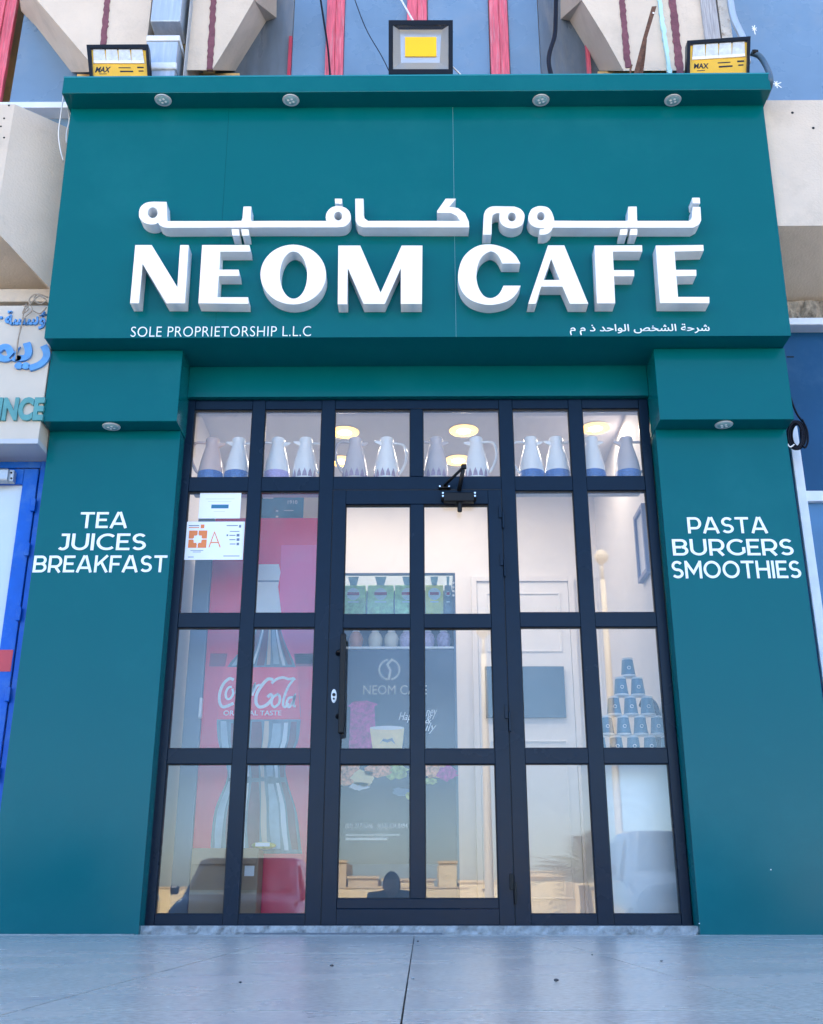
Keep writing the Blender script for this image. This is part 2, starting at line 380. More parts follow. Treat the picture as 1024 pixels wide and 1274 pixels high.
# worn ledges under the beams
def ragged(name, xa, xb, y0, y1, z0, z1, m, n, amp, parent):
    bm = bmesh.new(); rows = []
    for i in range(n + 1):
        x = xa + (xb - xa) * i / n; r = lambda: random.uniform(-amp, amp)
        rows.append([bm.verts.new((x, y0 + r(), z0 + r())), bm.verts.new((x, y0 + r(), (z0 + z1) / 2 + r())), bm.verts.new((x, y0 + r() * .5, z1)), bm.verts.new((x, y1, z1)), bm.verts.new((x, y1, z0))])
    for i in range(n):
        for k in range(5): bm.faces.new((rows[i][k], rows[i][(k + 1) % 5], rows[i + 1][(k + 1) % 5], rows[i + 1][k]))
    bm.faces.new(rows[0]); bm.faces.new(list(reversed(rows[-1])))
    return bm_obj(name, bm, m, parent)
zr1 = at(1000, 378, .2).z; zr2 = at(1000, 396, .2).z; zr3 = at(1000, 407, .2).z
ragged('broken_ledge', 1.6, 3.6, .2, .6, zr2, zr1 + .02, WORN, 70, .018, bld)
box('white_ledge', 1.6, 3.6, .17, .6, zr3, zr2 - .012, WPAINT, bld, bev=.006)
zl1 = at(20, 364, .1).z; zl2 = at(20, 380, .1).z
box('cream_ledge', -3.6, -1.95, .06, .5, zl2, zl1, PALE, bld, bev=.006)

# upper storey glass and frames
YG = .32
def pane_px(name, x0, x1, y0, y1, m, Y=YG):
    a = at(x0, (y0 + y1) / 2, Y); b = at(x1, (y0 + y1) / 2, Y)
    return box(name, a.x, b.x, Y, Y + .012, at(500, y1, Y).z, at(500, y0, Y).z, m, bld)
zlow = 4.24
def gpane(xa, xb, m, z0=zlow, z1=6.6, Y=YG): return box('window_pane', xa, xb, Y, Y + .012, z0, z1, m, bld)
def xat(px, py, Y=YG): return at(px, py, Y).x
gpane(-4.2, xat(15, 40) - .02, BLUEG); gpane(xat(15, 40) + .06, xat(75, 60) + .6, BLUEG)
xm1, xm2, xm3 = xat(417, 50), xat(519, 50), xat(621, 50)
gpane(xat(270, 60), xat(364, 60) - .004, REFLG); gpane(xat(364, 60), xm1 - .06, BLUEG); gpane(xm1 + .06, xm2 - .065, BLUEG)  # grey end panes by the piers carry the painted reflection
gpane(xm2 + .07, xm3 - .065, BLUEG); gpane(xm3 + .065, xat(672, 60) - .004, BLUEG); gpane(xat(672, 60), xat(780, 60), REFLG)
gpane(xat(905, 60), 5.0, BLUEG)
for px, py in ((938, 36), (966, 105)):
    bm = bmesh.new(); c_ = at(px, py, YG)
    for k in range(7):
        a_ = k * .9 + .3; l_ = random.uniform(.012, .035)
        ribbon_bm(bm, [(c_.x, c_.z), (c_.x + l_ * math.cos(a_), c_.z + l_ * math.sin(a_) * 1.5)], .006, lambda u, v, d, k=k: Vector((u, YG - .001 - k * .0002 + d, v)), .0006)
    o_ = bm_obj('impact_mark', bm, VINYL, bld); o_['kind'] = 'stuff'
def pinkbar(xc, w, Y=YG - .03):
    for k, (dx, ww, dy) in enumerate(((-w * .25, w * .5, 0), (w * .2505, w * .499, .012))):
        box('window_mullion', xc + dx - ww / 2, xc + dx + ww / 2, Y + dy, Y + .05, zlow, 6.6, PINK, bld, bev=.004)
pinkbar(xm1, .115); pinkbar(xm2, .13); pinkbar(xm3, .12)
pinkbar(xat(3, 40), .14)
box('window_mullion', xat(358, 90), xat(362, 90), YG - .02, YG + .03, zlow, 5.4, REDF, bld)
box('window_mullion', xat(730, 90), xat(735, 90), YG - .02, YG + .03, zlow, 5.4, PINK, bld)
a = at(45, 134, .25); b = at(86, 137, .25)
box('window_sill', a.x - 1.2, b.x + .05, .22, .33, a.z - .025, a.z + .02, WPAINT, bld, bev=.003)

# chamfered piers
def pier(front, outer, bottom_z, extra_x, sgn):
    """front: inner polyline of the front face; outer: edge line on the glass; extra_x the other side of the face"""
    YFp = -.08
    fr = [at(x, y, YFp) for x, y in front]; ou = [at(x, y, YG) for x, y in outer]
    n = min(len(fr), len(ou)); bm = bmesh.new()
    V = [bm.verts.new(p) for p in fr]; W_ = [bm.verts.new(p) for p in ou]
    E = [bm.verts.new((extra_x, YFp, p.z)) for p in fr]
    G = [bm.verts.new((extra_x, YG, p.z)) for p in ou]
    for i in range(n - 1):
        bm.faces.new((V[i], V[i + 1], E[i + 1], E[i]))
        f_ = bm.faces.new((V[i], W_[i], W_[i + 1], V[i + 1])); f_.material_index = 1
        bm.faces.new((E[i], E[i + 1], G[i + 1], G[i]))
    f_ = bm.faces.new((V[-1], W_[-1], G[-1], E[-1])); f_.material_index = 1
    bm.faces.new((V[0], E[0], G[0], W_[0]))
    return bm_obj('chamfered_pier', bm, [PALE, CREAM], bld)
xdl, xdr = at(184, 40, -.08).x, at(236, 40, -.08).x
pier([(20, -30), (45.9, 0), (109, 74), (122, 89)], [(22, -60), (26.5, 14), (45, 33), (89, 90)], 0, xdl, 1)
pier([(345, -45), (316, 0), (290, 45), (264, 87)], [(344, -60), (344, 22), (331, 27), (293, 88)], 0, xdr, -1)
xgr = at(880, 60, -.08).x
pier([(697, -45), (724, 0), (752, 45), (776, 88)], [(698, -60), (697.5, 24), (709, 26), (746, 88)], 0, xgr, 1)
# recessed lower part of the piers
zpb = at(300, 88, -.02).z
box('pier_base', at(96, 92, .2).x, at(298, 92, .2).x, .2, .33, zlow, at(300, 91, .2).z, CREAM, bld)
box('pier_base', at(744, 92, .2).x, at(905, 92, .2).x, .2, .33, zlow, at(300, 91, .2).z, CREAM, bld)
# purple grooves, sealed joints
def groove(x0, y0, x1, y1, w, m=GROOVE, Y=-.085):
    a = at(x0, y0, Y); b = at(x1, y1, Y); d = (b - a); n = 26; bm = bmesh.new()
    L1, L2 = [], []
    for i in range(n + 1):
        p = a + d * (i / n - (.0)); j = random.uniform(-.004, .004)
        L1.append(p + Vector((-w / 2 + j, 0, 0))); L2.append(p + Vector((w / 2 + random.uniform(-.004, .004), 0, 0)))
    fr = L1 + list(reversed(L2)); bm_prism(bm, fr, [p + Vector((0, .02, 0)) for p in fr])
    return bm_obj('sealed_joint', bm, m, bld)
groove(134.5, -12, 128, 60, .036); groove(266, -12, 261, 86, .036)
groove(773, -12, 781.5, 84, .036); groove(835.5, -12, 846.5, 92, .045)
groove(819, -12, 834, 92, .022, mat('pale_cyan_pipe_paint', (.42, .66, .70), rough=.6, var=.1), Y=-.10)
# things fixed on the piers
duct = thing('metal_duct', 'grey galvanised duct running up between the two left pier faces', 'duct', (at(204, 60, -.15).x, -.1, 4.3))
xa, xb = at(184.5, 40, -.2).x, at(223.5, 40, -.2).x
box('duct_body', xa + .004, xb - .004, -.2, -.02, 5.02, 7, GALV, duct, bev=.006)
za, zb = at(200, 47, -.2).z, at(200, 84, -.2).z
box('duct_collar', xa - .004, xb + .006, -.21, -.01, za - .03, za + .01, mat('white_sealed_metal', (.66, .70, .74), rough=.5, var=.1, vscale=20, bump=.3), duct, bev=.004)
box('duct_joint', xa, xb - .002, -.205, -.02, zb, za - .032, GALV, duct, bev=.004)
box('duct_outlet', xa + .004, xb - .006, -.2, -.02, 4.3, zb - .004, GALV, duct, bev=.004)
box('sealant_strip', xa - .004, xb + .004, -.214, -.19, zb - .02, zb + .03, MATS['white_sealed_metal'], duct, bev=.01)
box('concrete_return', xb + .03, xdr - .002, -.13, .3, 4.3, 7, mat('grey_concrete', (.38, .39, .40), rough=.9, var=.2, vscale=9, bump=.4, bscale=30), bld)
# right: plaster strips, plank, speckled column, pipe
def strip(name, p0, p1, q0, q1, Y, dep, m, parent):
    """vertical strip between two leaning edges measured at the top (y=0) and bottom"""
    xa = at(p0, 0, Y).x; xb = at(p1, 0, Y).x; xc = at(q1, 50, Y).x; xd = at(q0, 50, Y).x
    x0 = (xa + xd) / 2; x1 = (xb + xc) / 2
    return box(name, x0, x1, Y, Y + dep, 4.3, 7, m, parent, bev=.004)
strip('plaster_strip', 845, 856.5, 851, 859, -.07, .3, mat('pale_blue_plaster', (.52, .60, .70), rough=.8, var=.06), bld)
strip('plaster_strip', 858.5, 871, 861, 875, -.06, .3, CREAM, bld)
pk = strip('grey_plank', 873, 893, 877, 895, -.10, .04, PLANK, None)
props(pk, 'weathered grey vertical plank behind the right floodlight', 'plank')
strip('speckled_column', 894, 907, 897, 911, -.05, .3, TERR, bld)
pp = tube('drain_pipe', [at(906, -20, -.1), at(912, 20, -.1), at(925, 50, -.1), at(930, 78, -.1)], .021, GALV, None, n=12)
props(pp, 'grey blue drain pipe leaning down beside the speckled column at upper right', 'pipe')

# ------------------------------------------------------------------ SHOP SIGN (fascia box, lip, letters, downlights)
SL = .0473
sign = thing('shop_sign', 'large teal fascia box with white raised lettering NEOM CAFE in Arabic and English', 'sign', (0, -.1, 2.865))
XL, XR, ZB, ZT = -1.931, 1.918, 2.865, 4.28
def sy(z): return -.243 - SL * (z - 2.865)
sm1, sm2 = at(278, 250, -.28, 0).x, at(565, 250, -.28, 0).x
for k, (xa, xb) in enumerate(((XL, sm1), (sm1, sm2), (sm2, XR))):
    g = .0005 if xb == sm1 else .0012
    g0 = .0005 if xa == sm1 else .0012
    fr = [Vector((xa + (g0 if k else 0), sy(ZB), ZB)), Vector((xb - (g if k < 2 else 0), sy(ZB), ZB)), Vector((xb - (g if k < 2 else 0), sy(ZT), ZT)), Vector((xa + (g0 if k else 0), sy(ZT), ZT))]
    prism('fascia_panel', fr, [p + Vector((0, .006, 0)) for p in fr], TEAL, sign)
js = mat('bare_joint_edge', (.16, .36, .40), rough=.5)
fr = [Vector((sm2 - .0008, sy(ZB) + .0004, ZB + .001)), Vector((sm2 + .0008, sy(ZB) + .0004, ZB + .001)), Vector((sm2 + .0008, sy(ZT) + .0004, ZT)), Vector((sm2 - .0008, sy(ZT) + .0004, ZT))]
prism('joint_strip', fr, [p + Vector((0, .005, 0)) for p in fr], js, sign)
fr = [Vector((XL + .001, sy(ZB) + .007, ZB + .0015)), Vector((XL + .001, .32, ZB + .0015)), Vector((XL + .001, .32, ZT)), Vector((XL + .001, sy(ZT) + .007, ZT))]
prism('fascia_box', fr, [p + Vector((XR - XL - .002, 0, 0)) for p in fr], TEAL, sign)
lipb = bmesh.new(); bm_box(lipb, -1.946, 1.926, -.43, .30, ZT + .001, 4.393, .003, 2)
bm_obj('canopy_lip', lipb, TEAL, sign)
box('edge_trim', -1.947, 1.927, -.4315, -.4255, 4.387, 4.3965, mat('teal_edge', (.01, .20, .24), rough=.35), sign)
RING = mat('white_ring', (.52, .58, .62), rough=.35)
LENS = mat('led_lens_off', (.30, .50, .55), rough=.15, var=.3, vscale=60)
def downlight(x, y, z, parent, name='downlight'):
    o = lathe(name, [(.036, 0), (.045, 0), (.0465, .004), (.042, .008), (.035, .006)][::-1], (x, y, z - .008), RING, parent, n=32)
    lathe('lens', [(.030, -.0035), (.034, -.0015), (.034, .002)], (x, y, z - .008), LENS, o, n=28)
    for k in range(4):
        a = k * math.pi / 2 + .4
        lathe('led', [(.006, 0), (.007, .002)], (x + .015 * math.cos(a), y + .015 * math.sin(a), z - .0135), VINYL, o, n=8)
    return o
for px in (203, 362, 673, 837):
    p = atz(px, 124, 4.28); downlight(p.x, p.y, 4.2815, sign)
# ---- raised letters
LD = .08
def letter_px(name, loops, label=None, d=LD):
    L2 = []
    for lp in loops:
        pts = [at(x, y, -.243 - d, SL) for x, y in lp]; L2.append([(p.x, p.z) for p in pts])
    me = flat_shape(L2, -.243 - d, d + .002, SL)
    me.materials.append(WHITEL)
    o = link_mesh(name, me, [WHITEL, WHITES], sign)
    for p in o.data.polygons:
        p.material_index = 0 if p.normal.y < -.9 else 1
    if label: o['label'] = label
    return o
def sc(lp, k, ox, oy): return [(x * k + ox, y * k + oy) for x, y in lp]
kN, oN = .18555, (155, 290)
letter_px('letter', [sc([(72, 80), (182, 80), (354, 362), (373, 80), (430, 80), (405, 470), (280, 470), (121, 206), (97, 470), (37, 470)], kN, *oN)])
letter_px('letter', [sc([(520, 80), (838, 80), (843, 124), (642, 124), (636, 245), (765, 245), (770, 287), (632, 287), (622, 430), (828, 430), (830, 474), (495, 470)], kN, *oN)])
kO, oO = .21484, (315, 290)
letter_px('letter', [sc(ell(232, 240, 190, 173, 48), kO, *oO), sc(ell(234, 243, 79, 137, 40), kO, *oO)])
letter_px('letter', [sc([(493, 72), (620, 72), (738, 345), (860, 72), (980, 72), (977, 410), (855, 410), (855, 203), (762, 410), (640, 410), (548, 203), (545, 412), (490, 412)], kO, *oO)])
kC, oC = .17578, (560, 290)
def spl(pts, sub=5): return [(p.x, p.y) for p in smooth_path([(x, y, 0) for x, y in pts], sub)]
letter_px('letter', [sc(spl([(497, 215), (460, 155), (395, 108), (290, 80), (185, 95), (95, 170), (57, 290), (78, 400), (150, 475), (270, 508), (390, 488), (460, 440), (499, 372)]) + [(378, 372)] + spl([(378, 372), (345, 432), (290, 460), (235, 440), (196, 370), (187, 280), (215, 180), (282, 130), (335, 152), (370, 215)])[1:], kC, *oC)])
letter_px('letter', [sc([(693, 87), (808, 87), (978, 500), (848, 500), (795, 378), (645, 378), (607, 500), (553, 500)], kC, *oC), sc([(716, 183), (776, 332), (662, 332)], kC, *oC)])
oF = (720, 290)
letter_px('letter', [sc([(112, 88), (448, 86), (450, 130), (242, 130), (248, 262), (392, 262), (393, 305), (250, 305), (258, 497), (130, 497)], kC, *oF)])
letter_px('letter', [sc([(545, 88), (882, 84), (885, 125), (679, 130), (688, 260), (832, 260), (833, 302), (692, 305), (703, 452), (925, 452), (925, 495), (575, 495)], kC, *oF)])
# Arabic raised lettering
k5, o5 = .17578, (165, 235); k6, o6 = .2539, (340, 235); k7, o7 = .14648, (590, 235); k8, o8 = .16602, (720, 235)
A1 = sc([(240, 92), (243, 150), (247, 228), (700, 228), (770, 226), (778, 205), (785, 125), (840, 125), (836, 210), (842, 228)], k5, *o5) + \
     sc([(0, 157), (240, 157)], k6, *o6) + sc(spl([(262, 157), (257, 140), (264, 112), (288, 90), (318, 84), (352, 92), (374, 112), (380, 140), (372, 165), (350, 183), (318, 188)], 3), k6, *o6) + \
     sc([(0, 188)], k6, *o6) + sc([(245, 275), (215, 270), (190, 255), (178, 238)], k5, *o5) + sc(spl([(165, 248), (130, 252), (85, 240), (52, 210), (45, 175), (55, 130), (95, 98), (150, 90)], 3), k5, *o5)
letter_px('arabic_letters', [A1, sc(ell(142, 168, 36, 38, 20), k5, *o5), sc(ell(318, 133, 20, 22, 18), k6, *o6)])
for q in ([(700, 285), (752, 285), (757, 330), (706, 330)], [(768, 285), (820, 285), (826, 330), (776, 330)]): letter_px('dot', [sc(q, k5, *o5)])
letter_px('dot', [sc([(302, 48), (337, 48), (337, 72), (303, 72)], k6, *o6)])
B1 = [(402, 48), (442, 48), (443, 128), (448, 145), (465, 157), (915, 157), (900, 132), (872, 118), (803, 117), (803, 108), (845, 48), (895, 48), (862, 88), (905, 94), (940, 120), (958, 160), (960, 188), (440, 188), (415, 178), (403, 155)]
letter_px('arabic_letters', [sc(B1, k6, *o6)])
C1 = [(75, 388), (82, 215)] + spl([(84, 212), (100, 178), (140, 152), (185, 147)], 3) + spl([(340, 150), (390, 168), (422, 205), (427, 245), (410, 298), (370, 326), (320, 335), (265, 322), (228, 292), (215, 255)], 3) + [(215, 205), (185, 206), (158, 222), (150, 250), (147, 388)]
letter_px('arabic_letters', [sc(C1, k7, *o7), sc(ell(320, 238, 35, 38, 20), k7, *o7)])
D1 = sc([(680, 270)], k7, *o7) + sc([(0, 240), (365, 240), (370, 225), (372, 133), (435, 132), (437, 225), (440, 240), (825, 240), (838, 232), (848, 215), (855, 135), (912, 135), (918, 235), (900, 268), (860, 290), (0, 290)], k8, *o8) + \
     sc([(668, 328), (655, 355), (630, 378), (600, 388), (555, 389), (555, 344), (585, 343), (600, 332)], k7, *o7) + sc(spl([(565, 334), (520, 325), (480, 300), (462, 262), (462, 225), (485, 175), (525, 152), (565, 146), (620, 155), (655, 190), (675, 240)], 3), k7, *o7)
letter_px('arabic_letters', [D1, sc(ell(566, 232, 33, 36, 20), k7, *o7)])
letter_px('dot', [sc([(850, 66), (907, 66), (910, 108), (855, 108)], k8, *o8)])
for q in ([(312, 302), (367, 300), (362, 345), (308, 345)], [(388, 300), (440, 300), (438, 345), (382, 345)]): letter_px('dot', [sc(q, k8, *o8)])
text_px('small_lettering', 'SOLE PROPRIETORSHIP L.L.C', 163, 406, 387, 418.5, -.246, VINYL, sign, s=SL, offset=-.012, spacing=1.05)['kind'] = 'stuff'
text_px('small_arabic_lettering', AR('شرحة الشخص الواحد ذ م م'), 709, 403, 883, 416.5, -.246, VINYL, sign, s=SL, offset=.006)['kind'] = 'stuff'
# recessed header above the window
hdr = box('window_header', -1.24, 1.235, .07, .2, 2.683, 2.8645, TEAL); props(hdr, 'recessed teal header strip directly above the window frame, under the fascia', 'header panel')

# ------------------------------------------------------------------ PILLARS
def T_(w, *st): return (w, st)
def arc(cx, cy, rx, ry, a0, a1, n=12): return [(cx + rx * math.cos(R(a0 + (a1 - a0) * i / n)), cy + ry * math.sin(R(a0 + (a1 - a0) * i / n))) for i in range(n + 1)]
GL = {
 'T': T_(.70, [(0, .925), (.70, .925)], [(.35, .86), (.35, 0)]),
 'E': T_(.60, [(.60, .925), (.075, .925), (.075, .075), (.61, .075)], [(.14, .51), (.53, .51)]),
 'F': T_(.58, [(.60, .925), (.075, .925), (.075, 0)], [(.14, .48), (.53, .48)]),
 'A': T_(.88, [(.075, 0), (.405, 1)], [(.475, 1), (.805, 0)], [(.20, .27), (.68, .27)]),
 'J': T_(.50, [(.12, .925), (.42, .925), (.42, .32)] + arc(.225, .29, .195, .215, 0, -140, 8)),
 'U': T_(.78, [(.075, 1), (.075, .42)] + arc(.39, .39, .315, .315, 180, 360, 14) + [(.705, .42), (.705, 1)]),
 'I': T_(.15, [(.075, 0), (.075, 1)]),
 'C': T_(.80, arc(.48, .5, .405, .425, 48, 312, 24)),
 'G': T_(.84, arc(.48, .5, .405, .425, 48, 318, 24) + [(.79, .22), (.79, .50)]),
 'S': T_(.64, arc(.33, .705, .235, .22, 32, 265, 14) + arc(.32, .285, .25, .21, 85, -148, 16)),
 'B': T_(.72, [(.40, .51), (.075, .51), (.075, .925), (.42, .925)] + arc(.42, .72, .20, .205, 90, -90, 10)[1:], [(.075, .45), (.075, .075), (.44, .075)] + arc(.44, .29, .215, .215, -90, 90, 10)[1:]),
 'R': T_(.72, [(.075, 0), (.075, .925), (.40, .925)] + arc(.40, .635, .255, .29, 90, -90, 12)[1:] + [(.14, .345)], [(.42, .30), (.64, 0)]),
 'P': T_(.68, [(.075, 0), (.075, .925), (.40, .925)] + arc(.40, .62, .25, .305, 90, -90, 12)[1:] + [(.14, .315)]),
 'K': T_(.72, [(.075, 0), (.075, 1)], [(.67, 1), (.14, .42)], [(.36, .60), (.69, 0)]),
 'M': T_(.92, [(.075, 0), (.075, 1)], [(.845, 1), (.845, 0)], [(.085, .93), (.46, .31), (.835, .93)]),
 'O': T_(.94, arc(.47, .5, .395, .425, 0, 362, 32)),
 'H': T_(.76, [(.075, 0), (.075, 1)], [(.685, 0), (.685, 1)], [(.14, .51), (.62, .51)]),
}
def word_px(word, xa, ya, xb, yb, Y, parent, gap=.095, w=.140):
    a = at(xa, (ya + yb) / 2, Y); b = at(xb, (ya + yb) / 2, Y); zt = at((xa + xb) / 2, ya, Y).z; zb = at((xa + xb) / 2, yb, Y).z
    tot = sum(GL[c][0] for c in word) + gap * (len(word) - 1)
    kx = (b.x - a.x) / tot; kz = zt - zb; x = 0
    for c in word:
        wd, st = GL[c]; bm = bmesh.new()
        for q, s_ in enumerate(st):
            ribbon_bm(bm, s_, w, lambda u, v, d, q=q: Vector((a.x + (x + u) * kx, Y + d - q * .0002, zb + v * kz)), .0025)
        bm_obj('letter', bm, VINYL, parent); x += wd + gap
def pillar(xa, xb, side, words, lab):
    t = thing('clad_pillar', lab, 'pillar', ((xa + xb) / 2, .1, 0))
    box('pillar_panel', xa, xb, 0, .30, -.010, 2.8645 if False else 2.45, TEAL, t, bev=.0015, seg=1)
    bx = (xa - .002, xb + .005)
    box('header_box', bx[0], bx[1], -.117, .30, 2.4515, 2.8635, TEAL, t, bev=.002, seg=1)
    for w_ in words: word_px(w_[0], *w_[1:], -.003, t)
    return t
pl = pillar(-1.932, -1.246, -1, [('TEA', 99.7, 637, 159, 657), ('JUICES', 72.6, 663.7, 181.8, 684.5), ('BREAKFAST', 41.5, 691, 207.6, 712)],
            'left teal clad pillar lettered TEA JUICES BREAKFAST beside the blue door')
pr = pillar(1.239, 1.919, 1, [('PASTA', 855.3, 643.3, 954.9, 663.4), ('BURGERS', 836.6, 670.5, 986.9, 691), ('SMOOTHIES', 835.5, 697.5, 996.3, 719.4)],
            'right teal clad pillar lettered PASTA BURGERS SMOOTHIES')
p = atz(139, 531, 2.45); downlight(p.x, -.058, 2.4535, pl)
p = atz(896, 535.5, 2.45); downlight(p.x, -.058, 2.4535, pr)
for px, py, Y, q in ((959, 1082, 0, pr), (870, 1149, 0, pr)):
    p = at(px, py, Y); lathe('chip', [(.0028, -.0012), (.0022, 0)], (p.x, 0, p.z), VINYL, q, n=6, axis='Y')

# ------------------------------------------------------------------ GLAZED SHOPFRONT
sf = thing('glazed_shopfront', 'dark anthracite framed glass shopfront grid between the two teal pillars', 'shopfront', (0, .13, .03))
Y0, Y1 = .10, .155
V_ = [(-1.254, -1.205), (-.893, -.824), (-.519, -.4475), (.4335, .505), (.807, .880), (1.186, 1.234)]
for a_, b_ in V_: box('mullion', a_, b_, Y0, Y1, .035, 2.68, FRAME, sf, bev=.003)
G = .0004
def bar(name, a_, b_, z0, z1, par=sf, y=Y0 + .002): return box(name, a_ + G, b_ - G, y, Y1, z0, z1, FRAME, par, bev=.003)
cols = [(-1.205, -.893), (-.824, -.519), (.505, .807), (.880, 1.186)]
H_ = [(.036, .084), (.753, .825), (1.42, 1.494), (2.15, 2.23), (2.623, 2.679)]
def pane(x0, x1, z0, z1, par, y=.118):
    e = .0045; ga = flat_shape([[(x0 - .004, z0 - .004), (x1 + .004, z0 - .004), (x1 + .004, z1 + .004), (x0 - .004, z1 + .004)], [(x0 + e, z0 + e), (x1 - e, z0 + e), (x1 - e, z1 - e), (x0 + e, z1 - e)]], y - .006, .0055)
    link_mesh('gasket', ga, GAP, par)
    return box('pane', x0 - .006, x1 + .006, y, y + .006, z0 - .006, z1 + .006, GLASS, par)
for a_, b_ in cols:
    for z0, z1 in H_: bar('transom', a_, b_, z0, z1)
    for z0, z1 in ((.084, .753), (.825, 1.42), (1.494, 2.15), (2.23, 2.623)): pane(a_, b_, z0, z1, sf)
bar('transom', -.4475, .4335, 2.156, 2.23); bar('transom', -.4475, .4335, 2.623, 2.679)
box('mullion', -.043, .024, Y0 + .001, Y1, 2.2304, 2.6226, FRAME, sf, bev=.003)
pane(-.4475, -.043, 2.23, 2.623, sf); pane(.024, .4335, 2.23, 2.623, sf)
# door leaf
door = box('door', -.4445, -.378, .094, .15, .0365, 2.1515, FRAME, sf, bev=.003)
def dpart(name, *a, m=FRAME, bev=.003): return box(name, *a, m, door, bev=bev)
dpart('stile', .362, .4305, .094, .15, .0365, 2.1515)
dpart('rail', -.3775, .3615, .095, .15, 2.073, 2.151)
dpart('rail', -.3775, .3615, .095, .15, .0365, .1065)
dpart('rail', -.3775, .3615, .0975, .15, .107, .150)
dpart('muntin', -.042, .026, .096, .15, .1505, 2.0725)
for z0, z1 in ((.751, .822), (1.414, 1.486)):
    dpart('muntin', -.3775, -.0425, .0965, .15, z0, z1); dpart('muntin', .0265, .3615, .0965, .15, z0, z1)
for x0, x1 in ((-.3775, -.0425), (.0265, .3615)):
    for z0, z1 in ((.15, .751), (.822, 1.414), (1.486, 2.072)): pane(x0, x1, z0, z1, door, .116)
# dark gap behind the leaf edges
box('door_gasket', -.4472, -.4448, .10, .15, .04, 2.155, GAP, door); box('door_gasket', .4308, .4332, .10, .15, .04, 2.155, GAP, door)
box('door_gasket', -.4448, .4308, .10, .15, 2.1518, 2.1556, GAP, door)
# handle, keyhole
ha = at(427, 788, .04); hb = at(427, 913, .04)
box('handle', ha.x - .013, ha.x + .015, .028, .055, hb.z, ha.z, BLACK, door, bev=.008)
for py in (811, 890):
    p = at(422, py, .06); tube('handle', [(p.x - .010, .094, p.z), (p.x - .002, .06, p.z), (ha.x, .045, p.z)], .011, BLACK, door, n=12)
p = at(415.5, 866, .093); 
bm = bmesh.new(); bm_lathe(bm, [(.016, 0), (.016, -.004), (.013, -.006)], (0, 0, 0), 20, 'Y')
for v in bm.verts: v.co = Vector((p.x + v.co.x * .85, .0945 + v.co.y, p.z + v.co.z * 2.1))
bm_obj('keyhole_plate', bm, mat('white_plate', (.75, .77, .80), rough=.3), door, smooth=False)
lathe('lock_cylinder', [(.008, 0), (.008, -.003)], (p.x, .088, p.z + .006), BLACK, door, n=16, axis='Y')
lathe('lock_cylinder', [(.005, 0), (.005, -.002)], (p.x, .088, p.z - .014), BLACK, door, n=12, axis='Y')
# hinges
for (xa, ya, yb) in ((624, 629, 657), (626, 688, 717), (632.5, 876, 910), (641, 1087, 1125)):
    a_ = at(xa, ya, .085); b_ = at(xa, yb, .085); m_ = FRAME if ya < 1000 else BLACK
    box('hinge', .413, .4295, .084, .094, (a_.z + b_.z) / 2 - .004, a_.z, m_, door, bev=.002)
    box('hinge', .4315, .4415, .082, .0985, b_.z, (a_.z + b_.z) / 2 + .03, m_, door, bev=.003)
# closer
cl = thing('door_closer', 'black door closer with folded arm on top of the glass door', 'door closer', (.2, .09, 2.1))
p = at(571, 618, .05); L0 = at(552, 618, .05).x; L1 = at(590, 618, .05).x
box('closer_body', L0, L1, .045, .093, at(571, 624, .05).z, at(571, 612.5, .05).z, BLACK, cl, bev=.006)
for xx in (L0 - .004, L1 + .004):
    for pz in (613.8, 617.5): 
        q = at(571, pz, .05); lathe('screw', [(.006, 0), (.005, -.003)], (xx, .045, q.z), SCREW, cl, n=10, axis='Y')
    box('end_plate', xx - .008, xx + .008, .046, .093, at(571, 620.5, .05).z, at(571, 611.5, .05).z, BLACK, cl, bev=.003)
lathe('spindle', [(.012, 0), (.012, -.05), (.009, -.052)], (at(572, 626, .06).x, .072, at(572, 624, .06).z), BLACK, cl, n=14)
A0 = at(571, 611, .05); A1_ = at(577, 581, -.02); A2 = at(553, 604, .07)
tube('closer_arm', [(A0.x, .05, A0.z), (A1_.x, -.02, A1_.z)], .0115, BLACK, cl, n=8, sub=0)
tube('closer_arm', [(A1_.x, -.02, A1_.z), (A2.x, .07, A2.z)], .0075, BLACK, cl, n=8, sub=0)
lathe('closer_joint', [(.014, -.01), (.014, .012)], (A1_.x, -.02, A1_.z), BLACK, cl, n=14)
box('arm_bracket', A2.x - .03, A2.x + .03, .075, .1015, A2.z - .012, A2.z + .006, BLACK, cl, bev=.003)
for dx in (-.024, .024): lathe('screw', [(.0055, 0), (.0045, -.003)], (A2.x + dx, .0745, A2.z - .003), SCREW, cl, n=10, axis='Y')
# sill
sl = ragged('door_sill', -1.25, 1.24, .035, .225, -.008, .036, MORTAR, 120, .006, None)
props(sl, 'rough pale mortar sill strip along the foot of the glass shopfront', 'sill')
dbt = box('threshold_strip', -.78, .10, .018, .033, -.001, .008, mat('grey_strip', (.12, .13, .15), rough=.6), None); props(dbt, 'thin dark threshold strip lying at the foot of the sill', 'threshold strip')
# paint drips at the frame foot
bm = bmesh.new()
for k in range(9): bm_box(bm, -1.2615, -1.2545 + random.uniform(0, .004), .088, .0995, .02 + k * .022, .02 + k * .022 + random.uniform(.008, .022), .001, 1)
o = bm_obj('filler_blobs', bm, MORTAR, sf); o['kind'] = 'stuff'

